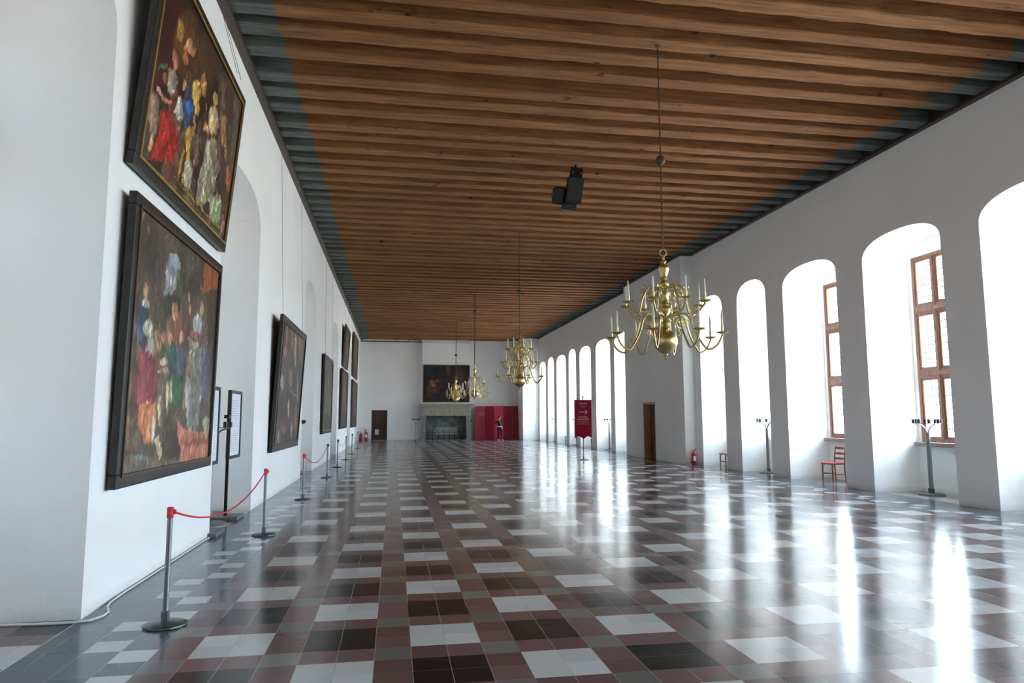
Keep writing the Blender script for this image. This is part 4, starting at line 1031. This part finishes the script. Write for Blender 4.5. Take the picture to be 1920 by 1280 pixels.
E2 = [('pelvis', 'waist'), ('waist', 'chest'), ('chest', 'sh'), ('sh', 'neck'), ('neck', 'head0'), ('head0', 'head1'), ('head1', 'head2'), ('sh', 'sl'), ('sl', 'el'), ('el', 'wl'), ('wl', 'hl'), ('sh', 'sr'), ('sr', 'er'), ('er', 'wr'), ('wr', 'hr'),
      ('pelvis', 'tl'), ('tl', 'kl'), ('kl', 'al'), ('al', 'fl'), ('pelvis', 'tr'), ('tr', 'kr'), ('kr', 'ar'), ('ar', 'fr')]
rad = dict(pelvis=(.13, .10), waist=(.105, .085), chest=(.13, .095), sh=(.09, .075), neck=.045, head0=(.065, .07), head1=(.078, .09), head2=(.055, .065), sl=.055, el=.038, wl=.026, hl=.02, sr=.055, er=.038, wr=.026, hr=.02,
           tl=.085, kl=.052, al=.034, fl=.028, tr=.085, kr=.052, ar=.034, fr=.028)
body = skin_mesh('body', [J[n] for n in names], [(ix[a], ix[b_]) for a, b_ in E2], [rad[n] for n in names], M['skin'], Pn)
# face: nose, eyes, mouth, ears ; hands with fingers
fc = MB(); hx, hy, hz = .04, -.01, 1.67
fc.sphere((hx + .035, hy - .092, hz - .01), .013, 8, 6, 1.6); fc.sphere((hx - .075, hy, hz - .005), .018, 8, 6, 1.5); fc.sphere((hx + .08, hy, hz - .005), .018, 8, 6, 1.5)
fc.build('nose_and_ears', M['skin'], body, True)
fc = MB(); fc.sphere((hx + .005, hy - .085, hz + .012), .009, 8, 6); fc.sphere((hx + .06, hy - .08, hz + .012), .009, 8, 6); fc.build('eyes', M['black'], body, True)
fc = MB(); fc.sphere((hx + .033, hy - .083, hz - .05), .012, 8, 6, .5); fc.build('mouth', M['seatred'], body, True)
def hand(pw, dirv, side, up):
    d = Vector(dirv).normalized(); s_ = Vector(side).normalized(); u = Vector(up).normalized(); p = Vector(pw)
    vs = [p, p + d * .045, p + d * .085]; ed = [(0, 1), (1, 2)]; rs = [(.022, .018), (.032, .016), (.030, .014)]
    for k, (off, ln) in enumerate(((-.028, .065), (-.010, .075), (.010, .070), (.028, .055))):
        b0 = len(vs); q = p + d * .09 + s_ * off
        vs += [q, q + d * ln * .5 + u * .008, q + d * ln * .9 + u * .028]; ed += [(2, b0), (b0, b0 + 1), (b0 + 1, b0 + 2)]; rs += [.009, .0085, .007]
    b0 = len(vs); q = p + d * .03 + s_ * -.035; vs += [q, q + d * .03 + s_ * -.02 + u * .01, q + d * .055 + s_ * -.022 + u * .02]; ed += [(1, b0), (b0, b0 + 1), (b0 + 1, b0 + 2)]; rs += [.012, .010, .008]
    skin_mesh('hand', [tuple(v) for v in vs], ed, rs, M['skin'], body, 0, 1)
hand(J['hl'], (.5, .1, .75), (0, 1, .1), (.8, 0, -.3)); hand(J['hr'], (-.1, -.6, .5), (1, 0, 0), (0, .4, .6))
def part(name, keys, edges, grow, mat, sub=2, root=0, over={}):
    vs = [over.get(k, J[k]) for k in keys]; kk = {k: i for i, k in enumerate(keys)}
    rr_ = []
    for k in keys:
        r = rad[k]; r = r if isinstance(r, tuple) else (r, r); rr_.append((r[0] + grow, r[1] + grow))
    return skin_mesh(name, vs, [(kk[a], kk[b_]) for a, b_ in edges], rr_, mat, Pn, root, sub)
part('black_top', ['waist', 'chest', 'sh', 'sl', 'el', 'wl', 'sr', 'er', 'wr', 'pelvis'], [('pelvis', 'waist'), ('waist', 'chest'), ('chest', 'sh'), ('sh', 'sl'), ('sl', 'el'), ('el', 'wl'), ('sh', 'sr'), ('sr', 'er'), ('er', 'wr')], .016, M['blackcloth'],
     over={'pelvis': (0, 0, 1.02), 'sh': (-.03, 0, 1.40)})
part('leggings', ['pelvis', 'tl', 'kl', 'al', 'tr', 'kr', 'ar'], [('pelvis', 'tl'), ('tl', 'kl'), ('kl', 'al'), ('pelvis', 'tr'), ('tr', 'kr'), ('kr', 'ar')], .012, M['leggings'])
wm = MB(); ring = [(-.15 + .0, 0), ]
wm.tube([(.165 * math.cos(2 * PI * k / 16) + .0, .135 * math.sin(2 * PI * k / 16), 1.0 + .012 * math.cos(4 * PI * k / 16)) for k in range(16)], .04, 8, closed=True)
wm.tube([(.15, -.05, 1.0), (.19, -.06, .93), (.20, -.06, .85)], [.04, .045, .03], 8); wm.build('lilac_jacket_tied_at_waist', M['lilac'], Pn, True)
hm = MB(); hm.sphere((.025, .025, 1.695), .112, 16, 12, 1.15); hm.tube([(-.02, .06, 1.66), (-.08, .03, 1.55), (-.11, .02, 1.44)], [.07, .06, .03], 10); hm.build('hair', M['hair'], Pn, True)
for (ax, ay, fx, fy) in ((J['al'][0], J['al'][1], J['fl'][0], J['fl'][1]), (J['ar'][0], J['ar'][1], J['fr'][0], J['fr'][1])):
    sm = MB(); v = Vector((fx - ax, fy - ay, 0)).normalized(); p0 = Vector((ax, ay, 0)) - v * .05; pts_ = [(p0 + v * t + Vector((0, 0, z))) for t, z in ((0, .05), (.06, .055), (.14, .045), (.22, .035), (.26, .03))]
    sm.tube(pts_, [.045, .05, .046, .040, .022], 10); sm.v = [(x, y, max(z, .001)) for x, y, z in sm.v]; sm.build('shoe', M['whiteshoe'], Pn, True)

# ------------------------------------------------------------------ daylight and camera
W = bpy.data.worlds.new('overcast_daylight'); SC.world = W; W.use_nodes = True; nt = W.node_tree; nt.nodes.clear()
out = nt.nodes.new('ShaderNodeOutputWorld'); bg = nt.nodes.new('ShaderNodeBackground'); x = NX(nt)
tc = nt.nodes.new('ShaderNodeTexCoord'); sp = nt.nodes.new('ShaderNodeSeparateXYZ'); nt.links.new(tc.outputs['Generated'], sp.inputs[0])
cc = x.ramp(x.m('ADD', x.m('MULTIPLY', sp.outputs[2], .5), .5), [(0.0, (.66, .65, .62, 1)), (0.48, (.72, .72, .70, 1)), (0.52, (.80, .92, 1.04, 1)), (1.0, (.72, .87, 1.04, 1))])
nt.links.new(cc, bg.inputs['Color'])
# the sky is brighter on the courtyard (+X) side than on the shaded side
st = x.m('MAXIMUM', x.m('MINIMUM', x.m('ADD', x.m('MULTIPLY', sp.outputs[0], 2.0), .6), 1.0), 0.08)
nt.links.new(x.m('MULTIPLY', st, 12.0), bg.inputs['Strength'])
nt.links.new(bg.outputs[0], out.inputs[0])

cam = bpy.data.cameras.new('camera'); co = bpy.data.objects.new('camera', cam); COL.objects.link(co); SC.camera = co
cam.sensor_width = 36.0; cam.lens = 36.0 * 1306.1 / 1920.0; cam.clip_end = 300
yaw, pit, rol = R(9.604), R(6.2405), R(-.1526)
cy, sy, cp, sp_ = math.cos(yaw), math.sin(yaw), math.cos(pit), math.sin(pit)
Fv = Vector((sy * cp, cy * cp, sp_)); Rv = Vector((cy, -sy, 0)); Uv = Rv.cross(Fv)
c, s = math.cos(rol), math.sin(rol); R2 = Rv * c + Uv * s; U2 = -Rv * s + Uv * c
mt = Matrix((R2, U2, -Fv)).transposed().to_4x4(); mt.translation = Vector((0, 0, 1.7)); co.matrix_world = mt

SC.view_settings.view_transform = 'Standard'; SC.view_settings.look = 'None'; SC.view_settings.gamma = 1.0; SC.view_settings.use_curve_mapping = False
SC.view_settings.exposure = 1.72
SC.cycles.max_bounces = 12; SC.cycles.diffuse_bounces = 9; SC.cycles.use_adaptive_sampling = True; SC.cycles.adaptive_threshold = 0.03; SC.cycles.glossy_bounces = 4; SC.cycles.transparent_max_bounces = 8
SC.cycles.use_denoising = True; SC.cycles.sample_clamp_indirect = 8.0; SC.cycles.caustics_reflective = False; SC.cycles.caustics_refractive = False
SC.cycles.blur_glossy = 1.0
